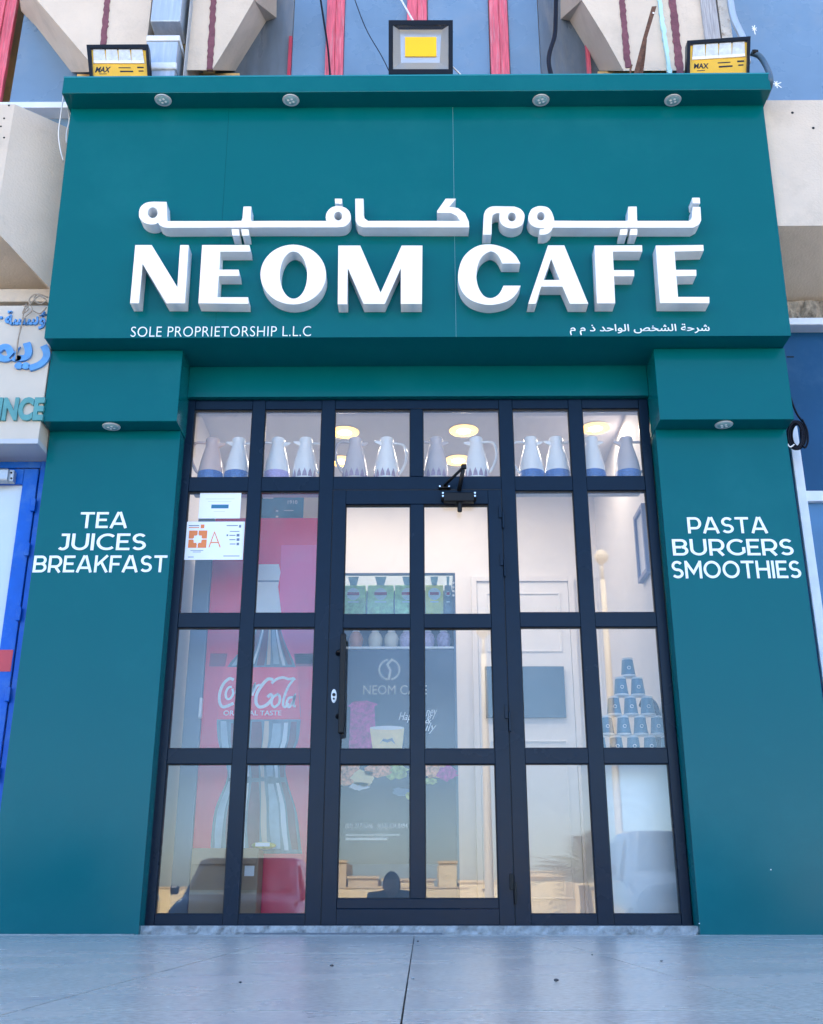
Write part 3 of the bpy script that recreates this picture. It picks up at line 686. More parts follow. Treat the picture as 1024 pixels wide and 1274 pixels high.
# ------------------------------------------------------------------ INTERIOR
XI0, XI1, YI0, YI1, ZC = -1.34, 1.275, .16, 2.15, 2.95
def st(o): return props(o, kind='structure')
st(box('interior_floor', XI0, XI1, .21, YI1, -.05, .02, FLOORI))
st(box('interior_ceiling', XI0 - .05, XI1 + .05, .33, YI1 + .05, ZC, ZC + .06, CEILM))
st(box('interior_bulkhead', XI0, XI1, .205, .329, 2.69, ZC + .06, CEILM))
st(box('interior_wall_left', XI0 - .06, XI0, .16, YI1 + .05, -.05, ZC, WALLW))
st(box('interior_wall_right', XI1, XI1 + .06, .16, YI1 + .05, -.05, ZC, WALLW))
st(box('interior_wall_back', XI0, XI1, YI1, YI1 + .06, -.05, ZC, WALLW))
# lit ceiling downlights
WARM = mat('lit_lamp', (1, .8, .5), emit=(1.0, .62, .20), estr=3.0)
GOLD = mat('lamp_reflector', (.9, .6, .25), rough=.3, metal=.6, emit=(1, .55, .12), estr=.55)
klab = ['first from the left, half hidden by a mullion', 'above the door closer', 'behind the rightmost transom panes', 'further back, above the door closer', 'further back, behind the left of the door']
for k, (px, py) in enumerate(((429, 537), (577, 535), (741, 532), (570, 572), (425, 573))):
    q = atz(px, py, ZC)
    t = thing('ceiling_lamp', 'lit warm recessed ceiling lamp ' + klab[k], 'ceiling lamp', (q.x, q.y, ZC), 'recessed ceiling lamps inside the cafe')
    lathe('lamp_trim', [(.098, -.004), (.098, 0)], (q.x, q.y, ZC - .0005), WALLW, t, n=32)
    lathe('lamp_reflector', [(.090, -.007), (.090, -.004)], (q.x, q.y, ZC - .001), GOLD, t, n=32)
    lathe('lamp_bulb', [(.035, -.012), (.045, -.0075)], (q.x, q.y, ZC - .001), WARM, t, n=24)
    l = bpy.data.lights.new('lamp_light', 'AREA'); l.shape = 'DISK'; l.size = .17; l.energy = 1.0; l.color = (1, .87, .74)
    lo = bpy.data.objects.new('lamp_light', l); C.objects.link(lo); lo.parent = t; lo.location = (0, 0, -.02)
# shelf
sh = box('display_shelf', -1.21, 1.19, .158, .30, 2.19, 2.25, mat('white_shelf', (.72, .73, .76), rough=.4)); props(sh, 'long white shelf behind the upper panes carrying the thermos jugs', 'shelf')
# thermos jugs
def jug_parts(t, x, y, z, body, band, pattern, hand):
    n0 = len(t.children)
    rb = .068
    prof = [(rb * .96, 0), (rb, .006), (rb, .03), (rb * .97, .075), (rb * .86, .13), (rb * .70, .185), (rb * .56, .225), (rb * .50, .25), (rb * .53, .262)]
    lathe('body', prof, (x, y, z), body, t, n=32)
    lathe('lid', [(rb * .54, .262), (rb * .55, .28), (rb * .50, .291), (rb * .2, .296)], (x, y, z), body, t, n=28)
    if band == 'band':
        lathe('band', [(rb + .0006, .004), (rb + .0012, .008), (rb + .0012, .05), (rb * .985 + .0006, .056)], (x, y, z), pattern, t, n=32)
    else:
        bm = bmesh.new(); n = 14
        for k in range(n):
            a0 = 2 * math.pi * k / n; a1 = 2 * math.pi * (k + 1) / n; am = (a0 + a1) / 2
            def P(a, h, e=.0012):
                r_ = rb if h < .03 else rb - (rb * .03) * (h - .03) / .045; return Vector((x + (r_ + e) * math.cos(a), y + (r_ + e) * math.sin(a), z + h))
            w_ = 2 * math.pi / n
            v = [bm.verts.new(P(a0 + w_ * .08, .012)), bm.verts.new(P(a1 - w_ * .08, .012)), bm.verts.new(P(a1 - w_ * .2, .038)), bm.verts.new(P(am, .066)), bm.verts.new(P(a0 + w_ * .2, .038))]
            bm.faces.new(v)
        bm_obj('printed_band', bm, pattern, t, normals=False)
    s_ = hand
    tube('handle', [(x + s_ * rb * .52, y, z + .262), (x + s_ * (rb + .022), y, z + .255), (x + s_ * (rb + .040), y, z + .20), (x + s_ * (rb + .034), y, z + .13), (x + s_ * (rb + .010), y, z + .07), (x + s_ * rb * .93, y, z + .055)], .008, body, t, n=10, sub=5)
    bm = bmesh.new(); bm_prism(bm, [Vector((x - s_ * rb * .45, y - .016, z + .236)), Vector((x - s_ * rb * .45, y + .016, z + .236)), Vector((x - s_ * rb * .45, y + .016, z + .266)), Vector((x - s_ * rb * .45, y - .016, z + .266))],
                               [Vector((x - s_ * (rb * .98), y - .004, z + .262)), Vector((x - s_ * (rb * .98), y + .004, z + .262)), Vector((x - s_ * (rb * .98), y + .004, z + .272)), Vector((x - s_ * (rb * .98), y - .004, z + .272))])
    bm_obj('spout', bm, body, t)
    for c in t.children:
        c.location.z *= .865
        for v in c.data.vertices: v.co.z *= .865
JW = mat('jug_white', (.84, .85, .86), rough=.22); JC = mat('jug_cream', (.72, .52, .44), rough=.22); JG = mat('jug_grey', (.58, .52, .52), rough=.25)
PB = mat('jug_blue_band', (.04, .13, .42), rough=.35, var=.5, vscale=160); PL = mat('jug_lilac_pattern', (.42, .34, .66), rough=.35, var=.3, vscale=160); PZ = mat('jug_zigzag', (.34, .24, .32), rough=.35, var=.25, vscale=90)
jugs = [(263, JC, 'band', PB, -1, 'cream thermos jug with a blue base band, leftmost on the shelf'),
        (295.7, JW, 'band', PB, 1, 'white thermos jug with a blue base band, beside the cream jug'),
        (345, JW, 'band', PL, -1, 'white thermos jug with a lilac base band in the second pane'),
        (379.8, JW, 'zz', PZ, 1, 'white thermos jug with a zigzag base, right in the second pane'),
        (442, JG, 'zz', PZ, -1, 'greyish thermos jug with a zigzag base under the left ceiling lamp'),
        (481, JW, 'zz', PZ, 1, 'white thermos jug with a zigzag base and right handle, third pane'),
        (542.7, JG, 'zz', PZ, -1, 'greyish thermos jug with zigzag base, left in the pane above the door closer'),
        (593, JW, 'zz', PZ, 1, 'white thermos jug with zigzag base just right of the door closer arm'),
        (661, JW, 'band', PB, -1, 'white thermos jug with blue base band and left handle in the fifth pane'),
        (693, JW, 'band', PB, 1, 'pale thermos jug with blue base band, right in the fifth pane'),
        (737, JW, 'band', PB, -1, 'white thermos jug with blue base band under the right ceiling lamp'),
        (780.5, JG, 'band', PB, 1, 'greyish thermos jug with a blue base band, rightmost on the shelf')]
for px, b_, bk, pt, hd, lab in jugs:
    q = at(px, 575, .225)
    t = thing('thermos_jug', lab, 'thermos jug', (q.x, .225, 2.25), 'thermos jugs on the shelf behind the upper panes')
    jug_parts(t, q.x, .225, 2.2505, b_, bk, pt, hd)
    t.rotation_euler.z = R(random.uniform(-16, 16))

# drinks cooler with printed bottle front
YK = .50
cool = thing('drinks_cooler', 'tall red drinks cooler printed with a large bottle and Coca-Cola lettering behind the left panes', 'drinks cooler', (-.8, .8, .02))
REDP = mat('red_print', (.85, .015, .09), rough=.3, var=.05, vscale=2)
CGREY = mat('cooler_grey', (.16, .24, .34), rough=.35)
ck0 = at(265, 700, YK).x; ck1 = at(412, 700, YK).x
box('cooler_body', ck0 - .10, ck1, YK, YK + .55, .03, 2.143, mat('cooler_side', (.42, .46, .54), rough=.4), cool, bev=.01)
box('side_frame', ck0 - .095, ck0 - .002, YK - .022, YK - .002, .06, 2.14, CGREY, cool, bev=.008)
box('printed_front', ck0, ck1, YK - .016, YK - .001, .06, 2.14, REDP, cool, bev=.002)
box('front_handle', ck0 - .012, ck0 + .004, YK - .05, YK - .022, at(240, 895, YK).z, at(240, 870, YK).z, VINYL, cool, bev=.004)
PY = YK - .0175
def print_px(name, pts, m, layer=0, par=cool, Y=PY, hole=None):
    loops = [[((q := at(x, y, Y - layer * .0007)).x, q.z) for x, y in pts]]
    me = flat_shape(loops, Y - layer * .0007, .0006); return link_mesh(name, me, m, par)
BG = mat('print_bottle_glass', (.12, .20, .26), rough=.3, var=.25, vscale=9, stretch=(5, 1, .4)); BD = mat('print_dark_red', (.28, .02, .06), rough=.3)
BW = mat('print_highlight', (.70, .76, .80), rough=.3); BO = mat('print_amber', (.70, .55, .42), rough=.3); BL = mat('print_red_label', (.92, .03, .10), rough=.3)
print_px('print_glow_panel', [(350, 678), (398, 678), (392, 826), (345, 826)], mat('print_pink', (.85, .08, .26), rough=.3), 0)
bl = spl([(318, 762), (314, 785), (303, 805), (283, 830), (276, 860), (270, 895), (272, 925), (281, 950), (282, 970), (268, 1005), (263, 1040), (262, 1062)], 5)
brr = spl([(376, 1062), (373, 1040), (369, 1010), (357, 970), (356, 950), (370, 925), (374, 895), (372, 860), (368, 830), (357, 805), (350, 785), (348, 762)], 5)
print_px('printed_bottle', bl + brr, BG, 1)
print_px('printed_cap', [(322, 702), (347, 702), (349, 712), (346, 730), (350, 762), (318, 762)], BW, 1)
print_px('print_line', [(321, 722), (347, 722), (347, 724), (321, 724)], CGREY, 2)
LC = [(762, 318), (785, 314), (805, 303), (830, 283), (860, 276), (895, 270), (925, 272), (950, 281), (970, 282), (1005, 268), (1040, 263), (1062, 262)]
RC = [(762, 348), (785, 350), (805, 357), (830, 368), (860, 372), (895, 374), (925, 370), (950, 356), (970, 357), (1005, 369), (1040, 373), (1062, 376)]
def lerp_(T, y):
    for (y0_, x0_), (y1_, x1_) in zip(T[:-1], T[1:]):
        if y <= y1_: return x0_ + (x1_ - x0_) * (y - y0_) / (y1_ - y0_)
    return T[-1][1]
COLA = mat('print_cola', (.16, .04, .06), rough=.3, var=.3, vscale=14)
BM = mat('print_glass_mid', (.34, .46, .54), rough=.3, var=.2, vscale=12)
def streak(u0, u1, ya, yb, m, layer, wob=.0):
    ys_ = [ya + (yb - ya) * k / 9 for k in range(10)]
    f_ = lambda u, y: lerp_(LC, y) + (lerp_(RC, y) - lerp_(LC, y)) * u
    taper = lambda k: .7 + .3 * math.sin(math.pi * (k + .6) / 10.2)
    A__ = [(f_((u0 + u1) / 2 - (u1 - u0) / 2 * taper(k) + wob * math.sin(k * .9), y), y) for k, y in enumerate(ys_)]
    B__ = [(f_((u0 + u1) / 2 + (u1 - u0) / 2 * taper(k) + wob * math.sin(k * .9), y), y) for k, y in enumerate(ys_)]
    print_px('print_highlight', A__ + B__[::-1], m, layer)
for ya, yb in ((766, 828), (897, 968), (972, 1058)):
    for k, (u0, u1, m_) in enumerate(((.03, .12, BM), (.15, .30, COLA), (.33, .38, BW), (.40, .55, COLA), (.56, .63, BO), (.66, .78, BM), (.80, .86, BW), (.88, .97, COLA))):
        streak(u0, u1, ya + (k * 3 % 4), yb - (k * 7 % 3), m_, 2, .003)
print_px('print_shoulder_band', [(262, 813), (283, 813), (280, 829), (260, 829)], BD, 0)
print_px('print_shoulder_band', [(366, 813), (391, 813), (390, 829), (368, 829)], BD, 0)
print_px('print_label', [(278, 830), (370, 830), (374, 895), (270, 895)], BL, 3)
def script_px(name, strokes, w, k, o, Y, par, m=VINYL):
    bm = bmesh.new(); mpp = at(o[0], o[1], Y); 
    def to3(u, v, d, q=0):
        p_ = at(u, v, Y); return Vector((p_.x, Y + d, p_.z))
    for q, (pts, ww) in enumerate(strokes):
        pp_ = sc(spl(pts, 5), k, *o)
        ribbon_bm(bm, pp_, ww * k * 1.3, lambda u, v, d, q=q: to3(u, v, d - q * .00008), .0005)
    return bm_obj(name, bm, m, par)
script_px('script_lettering', [
    ([(515, 400), (490, 392), (455, 425), (434, 480), (436, 535), (460, 556), (515, 535)], 13),
    ([(505, 440), (485, 445), (470, 475), (474, 505), (495, 508), (512, 480), (508, 450)], 10),
    ([(560, 430), (540, 440), (530, 480), (545, 505), (580, 490)], 10),
    ([(620, 435), (598, 440), (588, 475), (600, 505), (625, 470), (638, 425), (622, 470)], 10), ([(622, 490), (650, 435), (680, 430)], 10),
    ([(745, 400), (715, 395), (680, 430), (650, 480), (645, 530), (665, 556), (705, 545), (740, 505), (730, 485), (712, 500)], 14),
    ([(735, 420), (765, 395), (800, 386), (835, 395), (862, 392), (868, 402)], 12),
    ([(775, 480), (745, 500), (735, 535), (752, 556), (778, 535), (783, 500), (772, 482)], 11),
    ([(862, 398), (832, 440), (808, 500), (802, 545), (815, 556), (835, 535)], 11),
    ([(862, 500), (835, 505), (822, 540), (838, 556), (862, 520), (870, 490), (862, 545), (875, 552)], 11)], 1, .21484, (180, 760), PY - .0032, cool)
text_px('small_print', 'ORIGINAL TASTE', 278, 884, 350, 890, PY - .0032, VINYL, cool, depth=.0005, offset=.01)
# board on top of the cooler
bd = thing('menu_board', 'teal and beige board standing on top of the red drinks cooler', 'board', (-.66, .52, 2.143))
q0 = at(322, 645, YK + .02); q1 = at(398, 617, YK + .02); xq = at(378, 630, YK + .02).x
box('teal_panel', q0.x, xq - .001, YK + .01, YK + .03, 2.1435, q1.z, mat('board_teal', (.04, .20, .26), rough=.4, var=.25, vscale=14), bd)
box('beige_panel', xq + .001, q1.x + .05, YK + .01, YK + .03, 2.1435, q1.z, mat('board_beige', (.68, .58, .42), rough=.5), bd)
text_px('printed_text', '1910', 358, 622.5, 370, 627, YK + .009, VINYL, bd, depth=.001)
for q, (xa, ya, xb, yb) in enumerate(((327, 618.5, 340, 619.5), (353, 634, 365, 635), (343, 634, 346, 636), (343, 641, 346, 643))):
    box('print_line', at(xa, ya, YK).x, at(xb, ya, YK).x, YK + .0085, YK + .0095, at(xa, yb, YK).z, at(xa, ya, YK).z, VINYL, bd)

# cardboard box and snack packet in the window
cb = thing('cardboard_box', 'plain brown cardboard box standing behind the lower left panes', 'cardboard box', (-1.0, .4, .02))
CARD = mat('cardboard', (.36, .25, .16), rough=.85, var=.06, vscale=10)
x0_, x1_ = at(236, 1100, .3).x, at(320, 1100, .3).x; zt_ = at(280, 1056, .3).z
bm = bmesh.new(); bm_box(bm, x0_, x1_, .30, .47, .021, zt_, .003, 1); bm_obj('carton', bm, CARD, cb)
fl = [Vector((x0_, .30, zt_)), Vector((x1_, .30, zt_)), Vector((x1_ - .01, .27, zt_ - .07)), Vector((x0_ + .01, .27, zt_ - .07))]
prism('flap', fl, [p_ + Vector((0, .004, .003)) for p_ in fl], CARD, cb)
box('white_sticker', at(304, 1070, .27).x, at(316, 1070, .27).x, .2925, .2965, at(300, 1090, .29).z, at(300, 1077, .29).z, VINYL, cb)
box('packing_tape', x0_ + .001, x1_ - .001, .2985, .2995, zt_ * .45, zt_ * .45 + .02, mat('packing_tape', (.42, .33, .22), rough=.3), cb)
sp = thing('snack_packet', 'yellow and white snack packet lying on the cardboard box', 'snack packet', (at(328, 1050, .36).x, .36, zt_))
bm = bmesh.new(); xx = at(328, 1050, .36).x; bmesh.ops.create_uvsphere(bm, u_segments=16, v_segments=8, radius=1)
for v in bm.verts: v.co = Vector((xx + v.co.x * .062, .37 + v.co.y * .045, zt_ + .018 + v.co.z * .018))
bm_obj('packet', bm, mat('packet_yellow', (.62, .60, .12), rough=.3, var=.5, vscale=40), sp, smooth=True)
box('packet_label', xx - .035, xx + .035, .322, .324, zt_ + .012, zt_ + .030, VINYL, sp)

# display cabinet with poster
YD = 1.0
cab = thing('display_cabinet', 'tall dark display cabinet with tea boxes on top and a cafe poster on its front', 'display cabinet', (-.12, 1.3, .02))
CABM = mat('cabinet_slate', (.10, .16, .23), rough=.4); POST = mat('poster_slate', (.012, .035, .07), rough=.3, var=.06, vscale=3)
X0c, X1c = -.50, .217; Zs = 1.517; Zt = 1.977; Zm = at(500, 768, 1.0).z
box('back_panel', X0c, X1c, YD + .38, YD + .40, .03, Zt, CABM, cab); box('side_panel', X0c, X0c + .012, YD, YD + .379, .03, Zt, CABM, cab)
box('side_panel', X1c - .012, X1c, YD, YD + .379, .03, Zt, CABM, cab); box('lower_cabinet', X0c + .0125, X1c - .0125, YD + .006, YD + .375, .03, Zs - .002, CABM, cab)
box('shelf_board', X0c + .0125, X1c - .0125, YD, YD + .375, Zm - .02, Zm, CABM, cab); box('top_frame', X0c + .0125, X1c - .0125, YD, YD + .02, Zt - .012, Zt, CABM, cab)
box('shelf_edge', X0c + .0125, X1c - .0125, YD - .004, YD + .004, Zs, Zs + .012, VINYL, cab)
box('front_pane', X0c + .013, X1c - .013, YD + .005, YD + .009, Zm + .001, Zt - .013, glass('cabinet_glass', 1.35, (.85, .93, .97)), cab)
for k in range(4): 
    q = at(564, 725 + k * 5.2, YD - .004); lathe('round_sticker', [(.007, 0), (.007, .001)], (q.x, YD - .002, q.z), VINYL, cab, n=10, axis='Y')
po = box('poster', X0c + .014, X1c - .014, YD - .001, YD + .004, .33, Zs - .006, POST, cab)
PP = YD - .002
GOLDP = mat('poster_pale_gold', (.60, .60, .52), rough=.4)
def pprint(name, me_fn): return me_fn
c0 = at(484.5, 833, PP); 
def ring_bm(bm, cx, cz, r, w, a0, a1, Y):
    ribbon_bm(bm, [(cx + r * math.cos(R(a0 + (a1 - a0) * i / 28)), cz + r * math.sin(R(a0 + (a1 - a0) * i / 28))) for i in range(29)], w, lambda u, v, d: Vector((u, Y + d, v)), .0006)
bm = bmesh.new(); ring_bm(bm, c0.x, c0.z, .058, .011, 100, 262, PP); ring_bm(bm, c0.x, c0.z, .058, .011, -80, 82, PP - .0003)
ribbon_bm(bm, [(c0.x + .018, c0.z + .062), (c0.x - .012, c0.z + .03), (c0.x + .006, c0.z - .005), (c0.x - .004, c0.z - .06)], .013, lambda u, v, d: Vector((u, PP - .0006 + d, v)), .0006)
bm_obj('poster_emblem', bm, GOLDP, po)
text_px('poster_title', 'NEOM CAFE', 452, 852.5, 531, 864, PP, GOLDP, po, depth=.0006)
text_px('poster_script', 'Hap', 496, 886, 512.5, 899, PP, VINYL, po, depth=.0006, shear=.4)
text_px('poster_script', 'ney', 530, 883, 544, 895, PP, VINYL, po, depth=.0006, shear=.4)
text_px('poster_script', 'ily', 529, 899, 543, 913, PP, VINYL, po, depth=.0006, shear=.4)
text_px('poster_script', '&', 529, 891, 537, 900, PP - .0005, VINYL, po, depth=.0006, shear=.4)
for xa, yb in ((430, 950), ): pass
text_px('poster_contact_line', '(02) 317 6246   0(52) 624 8494', 430, 1024.5, 507, 1032, PP, VINYL, po, depth=.0006)
box('poster_small_line', at(430, 1038, PP).x, at(497, 1038, PP).x, PP, PP + .0006, at(430, 1039.5, PP).z, at(430, 1038, PP).z, VINYL, po)
box('poster_small_line', at(430, 1043, PP).x, at(482, 1043, PP).x, PP, PP + .0006, at(430, 1045, PP).z, at(430, 1042.5, PP).z, VINYL, po)
# printed food: jam jar, cup, plates of food
def blob(name, cx, cy, rx, ry, m, par=po, n=20, jit=.0, layer=0):
    pts = [(cx + rx * math.cos(R(360 * i / n)) * (1 + random.uniform(-jit, jit)), cy + ry * math.sin(R(360 * i / n)) * (1 + random.uniform(-jit, jit))) for i in range(n)]
    return print_px(name, pts, m, layer, par, PP)
PJ = mat('print_berry', (.55, .05, .28), rough=.4, var=.5, vscale=40); PC = mat('print_cream_cup', (1.0, .80, .42), rough=.4, var=.1, vscale=20); PO_ = mat('print_pastry', (.85, .38, .18), rough=.4, var=.7, vscale=35); PG = mat('print_salad', (.42, .48, .14), rough=.4, var=.5, vscale=40)
print_px('printed_jar', [(436, 880), (466, 878), (467, 905), (462, 935), (434, 935)], PJ, 0, po, PP)
blob('printed_berries', 451, 877, 17, 5, PJ, jit=.15, layer=1)
print_px('printed_cup', [(460, 906), (503, 906), (500, 934), (464, 934)], PC, 1, po, PP); blob('printed_cup_rim', 481.5, 905.5, 21.5, 2.5, VINYL, layer=2)
print_px('printed_cup_mark', [(472, 926), (477, 919), (482, 920), (488, 918), (492, 926), (487, 922), (482, 924), (476, 922)], CGREY, 2, po, PP)
blob('printed_saucer', 470, 935, 22, 3.5, PO_, layer=3)
for (a_, b_, c_, d_, m_) in ((432, 962, 17, 15, PO_), (452, 968, 14, 10, PC), (470, 958, 17, 9, PO_), (492, 960, 16, 10, PG), (447, 978, 12, 5, BW), (540, 958, 16, 11, PO_), (556, 962, 13, 9, PJ), (535, 972, 9, 4, PG), (510, 990, 6, 5, PG), (500, 985, 12, 5, CGREY)):
    blob('printed_food', a_, b_, c_, d_, m_, jit=.2, layer=random.randint(1, 3))
# tea boxes
TB = [(424, 455, .0, 'green'), (457, 490, .0, 'green'), (491, 524, .0, 'green'), (529, 552, .0, 'yellow'), (553, 562, .0, 'grey')]
TG = mat('tea_box_green', (.62, .85, .42), rough=.4, var=.3, vscale=30); TY = mat('tea_box_yellow', (1.0, .90, .25), rough=.4, var=.1, vscale=20); TGr = mat('tea_box_grey', (.30, .36, .42), rough=.4, var=.2, vscale=30)
TR = mat('tea_label_red', (.50, .07, .12), rough=.4); TBt = mat('tea_box_top', (.40, .58, .66), rough=.4)
tl = ['green tea box behind the door glass, leftmost in the display cabinet', 'green tea box, second from the left in the display cabinet', 'green tea box half hidden by the door bar in the display cabinet', 'yellow tea box right of the door bar in the display cabinet', 'slim grey packet at the right end of the display cabinet']
for k, (a_, b_, _, c_) in enumerate(TB):
    xa = at(a_, 745, YD + .03).x; xb = at(b_, 745, YD + .03).x; zb_ = Zm + .001; z1_ = at(480, 728, YD + .03).z
    t = thing('tea_box', tl[k], 'tea box', ((xa + xb) / 2, YD + .08, zb_))
    box('carton', xa + .002, xb - .002, YD + .03, YD + .13, zb_, z1_, {'green': TG, 'yellow': TY, 'grey': TGr}[c_], t, bev=.002, seg=1)
    xm_ = (xa + xb) / 2; w_ = (xb - xa)
    prism('open_flap', [Vector((xm_ - w_ * .13, YD + .03, z1_)), Vector((xm_ + w_ * .13, YD + .03, z1_)), Vector((xm_ + w_ * .22, YD + .02, z1_ + .05)), Vector((xm_ - w_ * .22, YD + .02, z1_ + .05))],
          [Vector((xm_ - w_ * .13, YD + .033, z1_)), Vector((xm_ + w_ * .13, YD + .033, z1_)), Vector((xm_ + w_ * .22, YD + .023, z1_ + .05)), Vector((xm_ - w_ * .22, YD + .023, z1_ + .05))], TBt, t)
    lathe('white_badge', [(min(.038, w_ * .34), 0), (min(.038, w_ * .34), -.001)], (xm_, YD + .0295, z1_ - .055), VINYL, t, n=24, axis='Y')
    lathe('red_badge', [(1, 0), (1, -.0006)], (0, 0, 0), TR, t, n=20, axis='Y') if False else None
    box('red_badge', xm_ - w_ * .24, xm_ + w_ * .24, YD + .0275, YD + .0283, z1_ - .062, z1_ - .044, TR, t, bev=.0003, seg=1)
    box('printed_line', xm_ - w_ * .22, xm_ + w_ * .22, YD + .0275, YD + .0285, z1_ - .108, z1_ - .100, VINYL, t)
# jars on the lower cabinet shelf
JR = [mat('cup_amber', (.55, .25, .16), rough=.4), mat('cup_pale', (.70, .68, .58), rough=.35), mat('cup_lilac', (.42, .38, .58), rough=.35, var=.3, vscale=60)]
for k, (px, mm, lab) in enumerate(((443, 0, 'amber cup on the lower cabinet shelf beside the door handle'), (467, 1, 'pale rounded cup on the lower cabinet shelf, left of its twin'), (487, 1, 'pale rounded cup on the lower cabinet shelf, left of the lilac cup'), (506, 2, 'lilac cup on the lower cabinet shelf left of the door bar'), (532, 2, 'lilac cup on the lower cabinet shelf right of the door bar'), (552, 2, 'lilac cup at the right end of the lower cabinet shelf'))):
    q = at(px, 795, YD + .06); t = thing('display_cup', lab, 'cup', (q.x, YD + .06, Zs + .013), 'cups on the lower cabinet shelf')
    lathe('cup_body', [(.030, 0), (.040, .03), (.042, .06), (.034, .085), (.020, .10)][::1], (q.x, YD + .06, Zs + .013), JR[mm], t, n=24)
    lathe('cup_rim', [(.020, .1005), (.024, .104), (.020, .108)], (q.x, YD + .06, Zs + .013), VINYL, t, n=20)

# back door and dark panel
bdr = thing('interior_door', 'plain white interior door on the back wall with a dark panel', 'door', (.73, 2.1, .02))
xa, xb = at(594, 760, 2.12).x, at(708, 760, 2.12).x; zt2 = at(650, 724, 2.12).z
box('door_leaf', xa, xb, 2.12, 2.149, .025, zt2, mat('white_door', (.76, .76, .78), rough=.5), bdr, bev=.002)
for a_, b_, c_, d_ in ((xa - .04, xa - .002, .025, zt2 + .04), (xb + .002, xb + .04, .025, zt2 + .04), (xa - .002, xb + .002, zt2 + .002, zt2 + .04)):
    box('door_trim', a_, b_, 2.105, 2.149, c_, d_, WALLW, bdr, bev=.003)
def back_moulding(x0, x1, z0, z1, y, par, m):
    for q in ((x0, x0 + .012, z0, z1), (x1 - .012, x1, z0, z1), (x0 + .012, x1 - .012, z0, z0 + .012), (x0 + .012, x1 - .012, z1 - .012, z1)):
        o_ = box('moulding', q[0], q[1], y - .008, y - .0005, q[2], q[3], m, par, bev=.002)
        if par is None: props(o_, kind='structure'); o_.name = 'wall_moulding'
back_moulding(xa + .06, xb - .06, 1.75, zt2 - .08, 2.12, bdr, MATS['white_door']); back_moulding(xa + .06, xb - .06, .15, 1.15, 2.12, bdr, MATS['white_door'])
back_moulding(xb + .06, XI1 - .02, 1.0, 2.3, YI1, None, WALLW)
xs0, xs1 = at(604, 860, 2.1).x, at(703, 860, 2.1).x
box('dark_panel', xs0, xs1, 2.095, 2.119, at(650, 893, 2.1).z, at(650, 829, 2.1).z, mat('dark_screen', (.05, .10, .16), rough=.25), bdr, bev=.003)
# picture on the right wall
pf = thing('picture_frame', 'slim grey picture frame hanging on the right inside wall', 'picture frame', (XI1, .6, 1.8))
yA, yB, zA, zB = .50, .74, 1.83, 2.23
FRM = mat('picture_frame_grey', (.20, .22, .36), rough=.4)
for q in ((yA, yA + .025, zA, zB), (yB - .025, yB, zA, zB), (yA + .025, yB - .025, zA, zA + .025), (yA + .025, yB - .025, zB - .025, zB)): box('frame', XI1 - .03, XI1 - .001, q[0], q[1], q[2], q[3], FRM, pf, bev=.002)
box('picture', XI1 - .015, XI1 - .002, yA + .025, yB - .025, zA + .025, zB - .025, mat('pale_print', (.60, .62, .70), rough=.4, var=.1), pf)

# counter with pyramid of cups
ct = thing('side_counter', 'white side counter behind the lower right panes carrying the cup pyramid', 'counter', (1.07, .45, .02))
box('counter_front', .845, 1.27, .30, .62, .021, .802, mat('counter_white', (.90, .91, .92), rough=.3), ct, bev=.004); box('counter_top', .83, 1.272, .285, .64, .803, .829, MATS['counter_white'], ct, bev=.004)
YU = .42; cw = .086; chh = .100
CUPB = mat('cup_slate_blue', (.075, .21, .33), rough=.45, var=.06, vscale=30); CUPW = mat('cup_white', (.78, .80, .82), rough=.4)
q = at(781, 841, YU); xap = at(781, 830, YU).x
rows = [(5, 0), (4, 1), (3, 2), (2, 3), (1, 4)]
pos = ['leftmost', 'second from the left', 'middle', 'fourth from the left', 'rightmost']
names = ['bottom', 'second', 'third', 'fourth', 'top']
def rowpos(n, i):
    return {1: ['only one'], 2: ['left', 'right'], 3: ['left', 'middle', 'right'], 4: ['leftmost', 'second from the left', 'third from the left', 'rightmost'], 5: pos}[n][i]
cup0 = None
for n_, r_ in rows:
    for i in range(n_):
        x_ = xap + (i - (n_ - 1) / 2) * cw; z_ = .8295 + r_ * chh
        if cup0 is None:
            cup0 = thing('paper_cup', '', 'paper cup', (x_, YU, z_), 'paper cups stacked upside down in a pyramid'); t = cup0
            lathe('cup_wall', [(.0375, .006), (.037, .008), (.028, .094), (.027, .096)], (x_, YU, z_), CUPB, t, n=28)
            lathe('cup_rim', [(.0365, 0), (.0395, .002), (.0395, .009), (.0365, .011)], (x_, YU, z_), CUPW, t, n=28)
            lathe('cup_base', [(.0288, .090), (.0286, .0990), (.0265, .0990)], (x_, YU, z_), CUPW, t, n=28)
            lg = at(0, 0, YU)
            bm = bmesh.new(); ribbon_bm(bm, arc(0, 0, .008, .008, 0, 340, 12), .003, lambda u, v, d: Vector((x_ + u, YU - .0345 + d, z_ + .045 + v)), .003); bm_obj('cup_emblem', bm, CUPW, t)
        else:
            t = copy_tree(cup0); t.location = (x_, YU, z_)
        t['label'] = ('slate blue paper cup at the very top of the pyramid' if n_ == 1 else 'slate blue paper cup, %s in the %s row of the pyramid' % (rowpos(n_, i), names[r_]))
# leafy dark ornament by the cups
orn = thing('dark_ornament', 'small dark curved ornament on the counter right of the cup pyramid', 'ornament', (1.25, .5, .829))
tube('stem', [(1.25, .58, .83), (1.255, .58, 1.0), (1.24, .57, 1.10), (1.20, .56, 1.135), (1.17, .56, 1.10)], lambda t_: .012 + .014 * math.sin(t_ * 3.1), CABLE, orn, n=10)

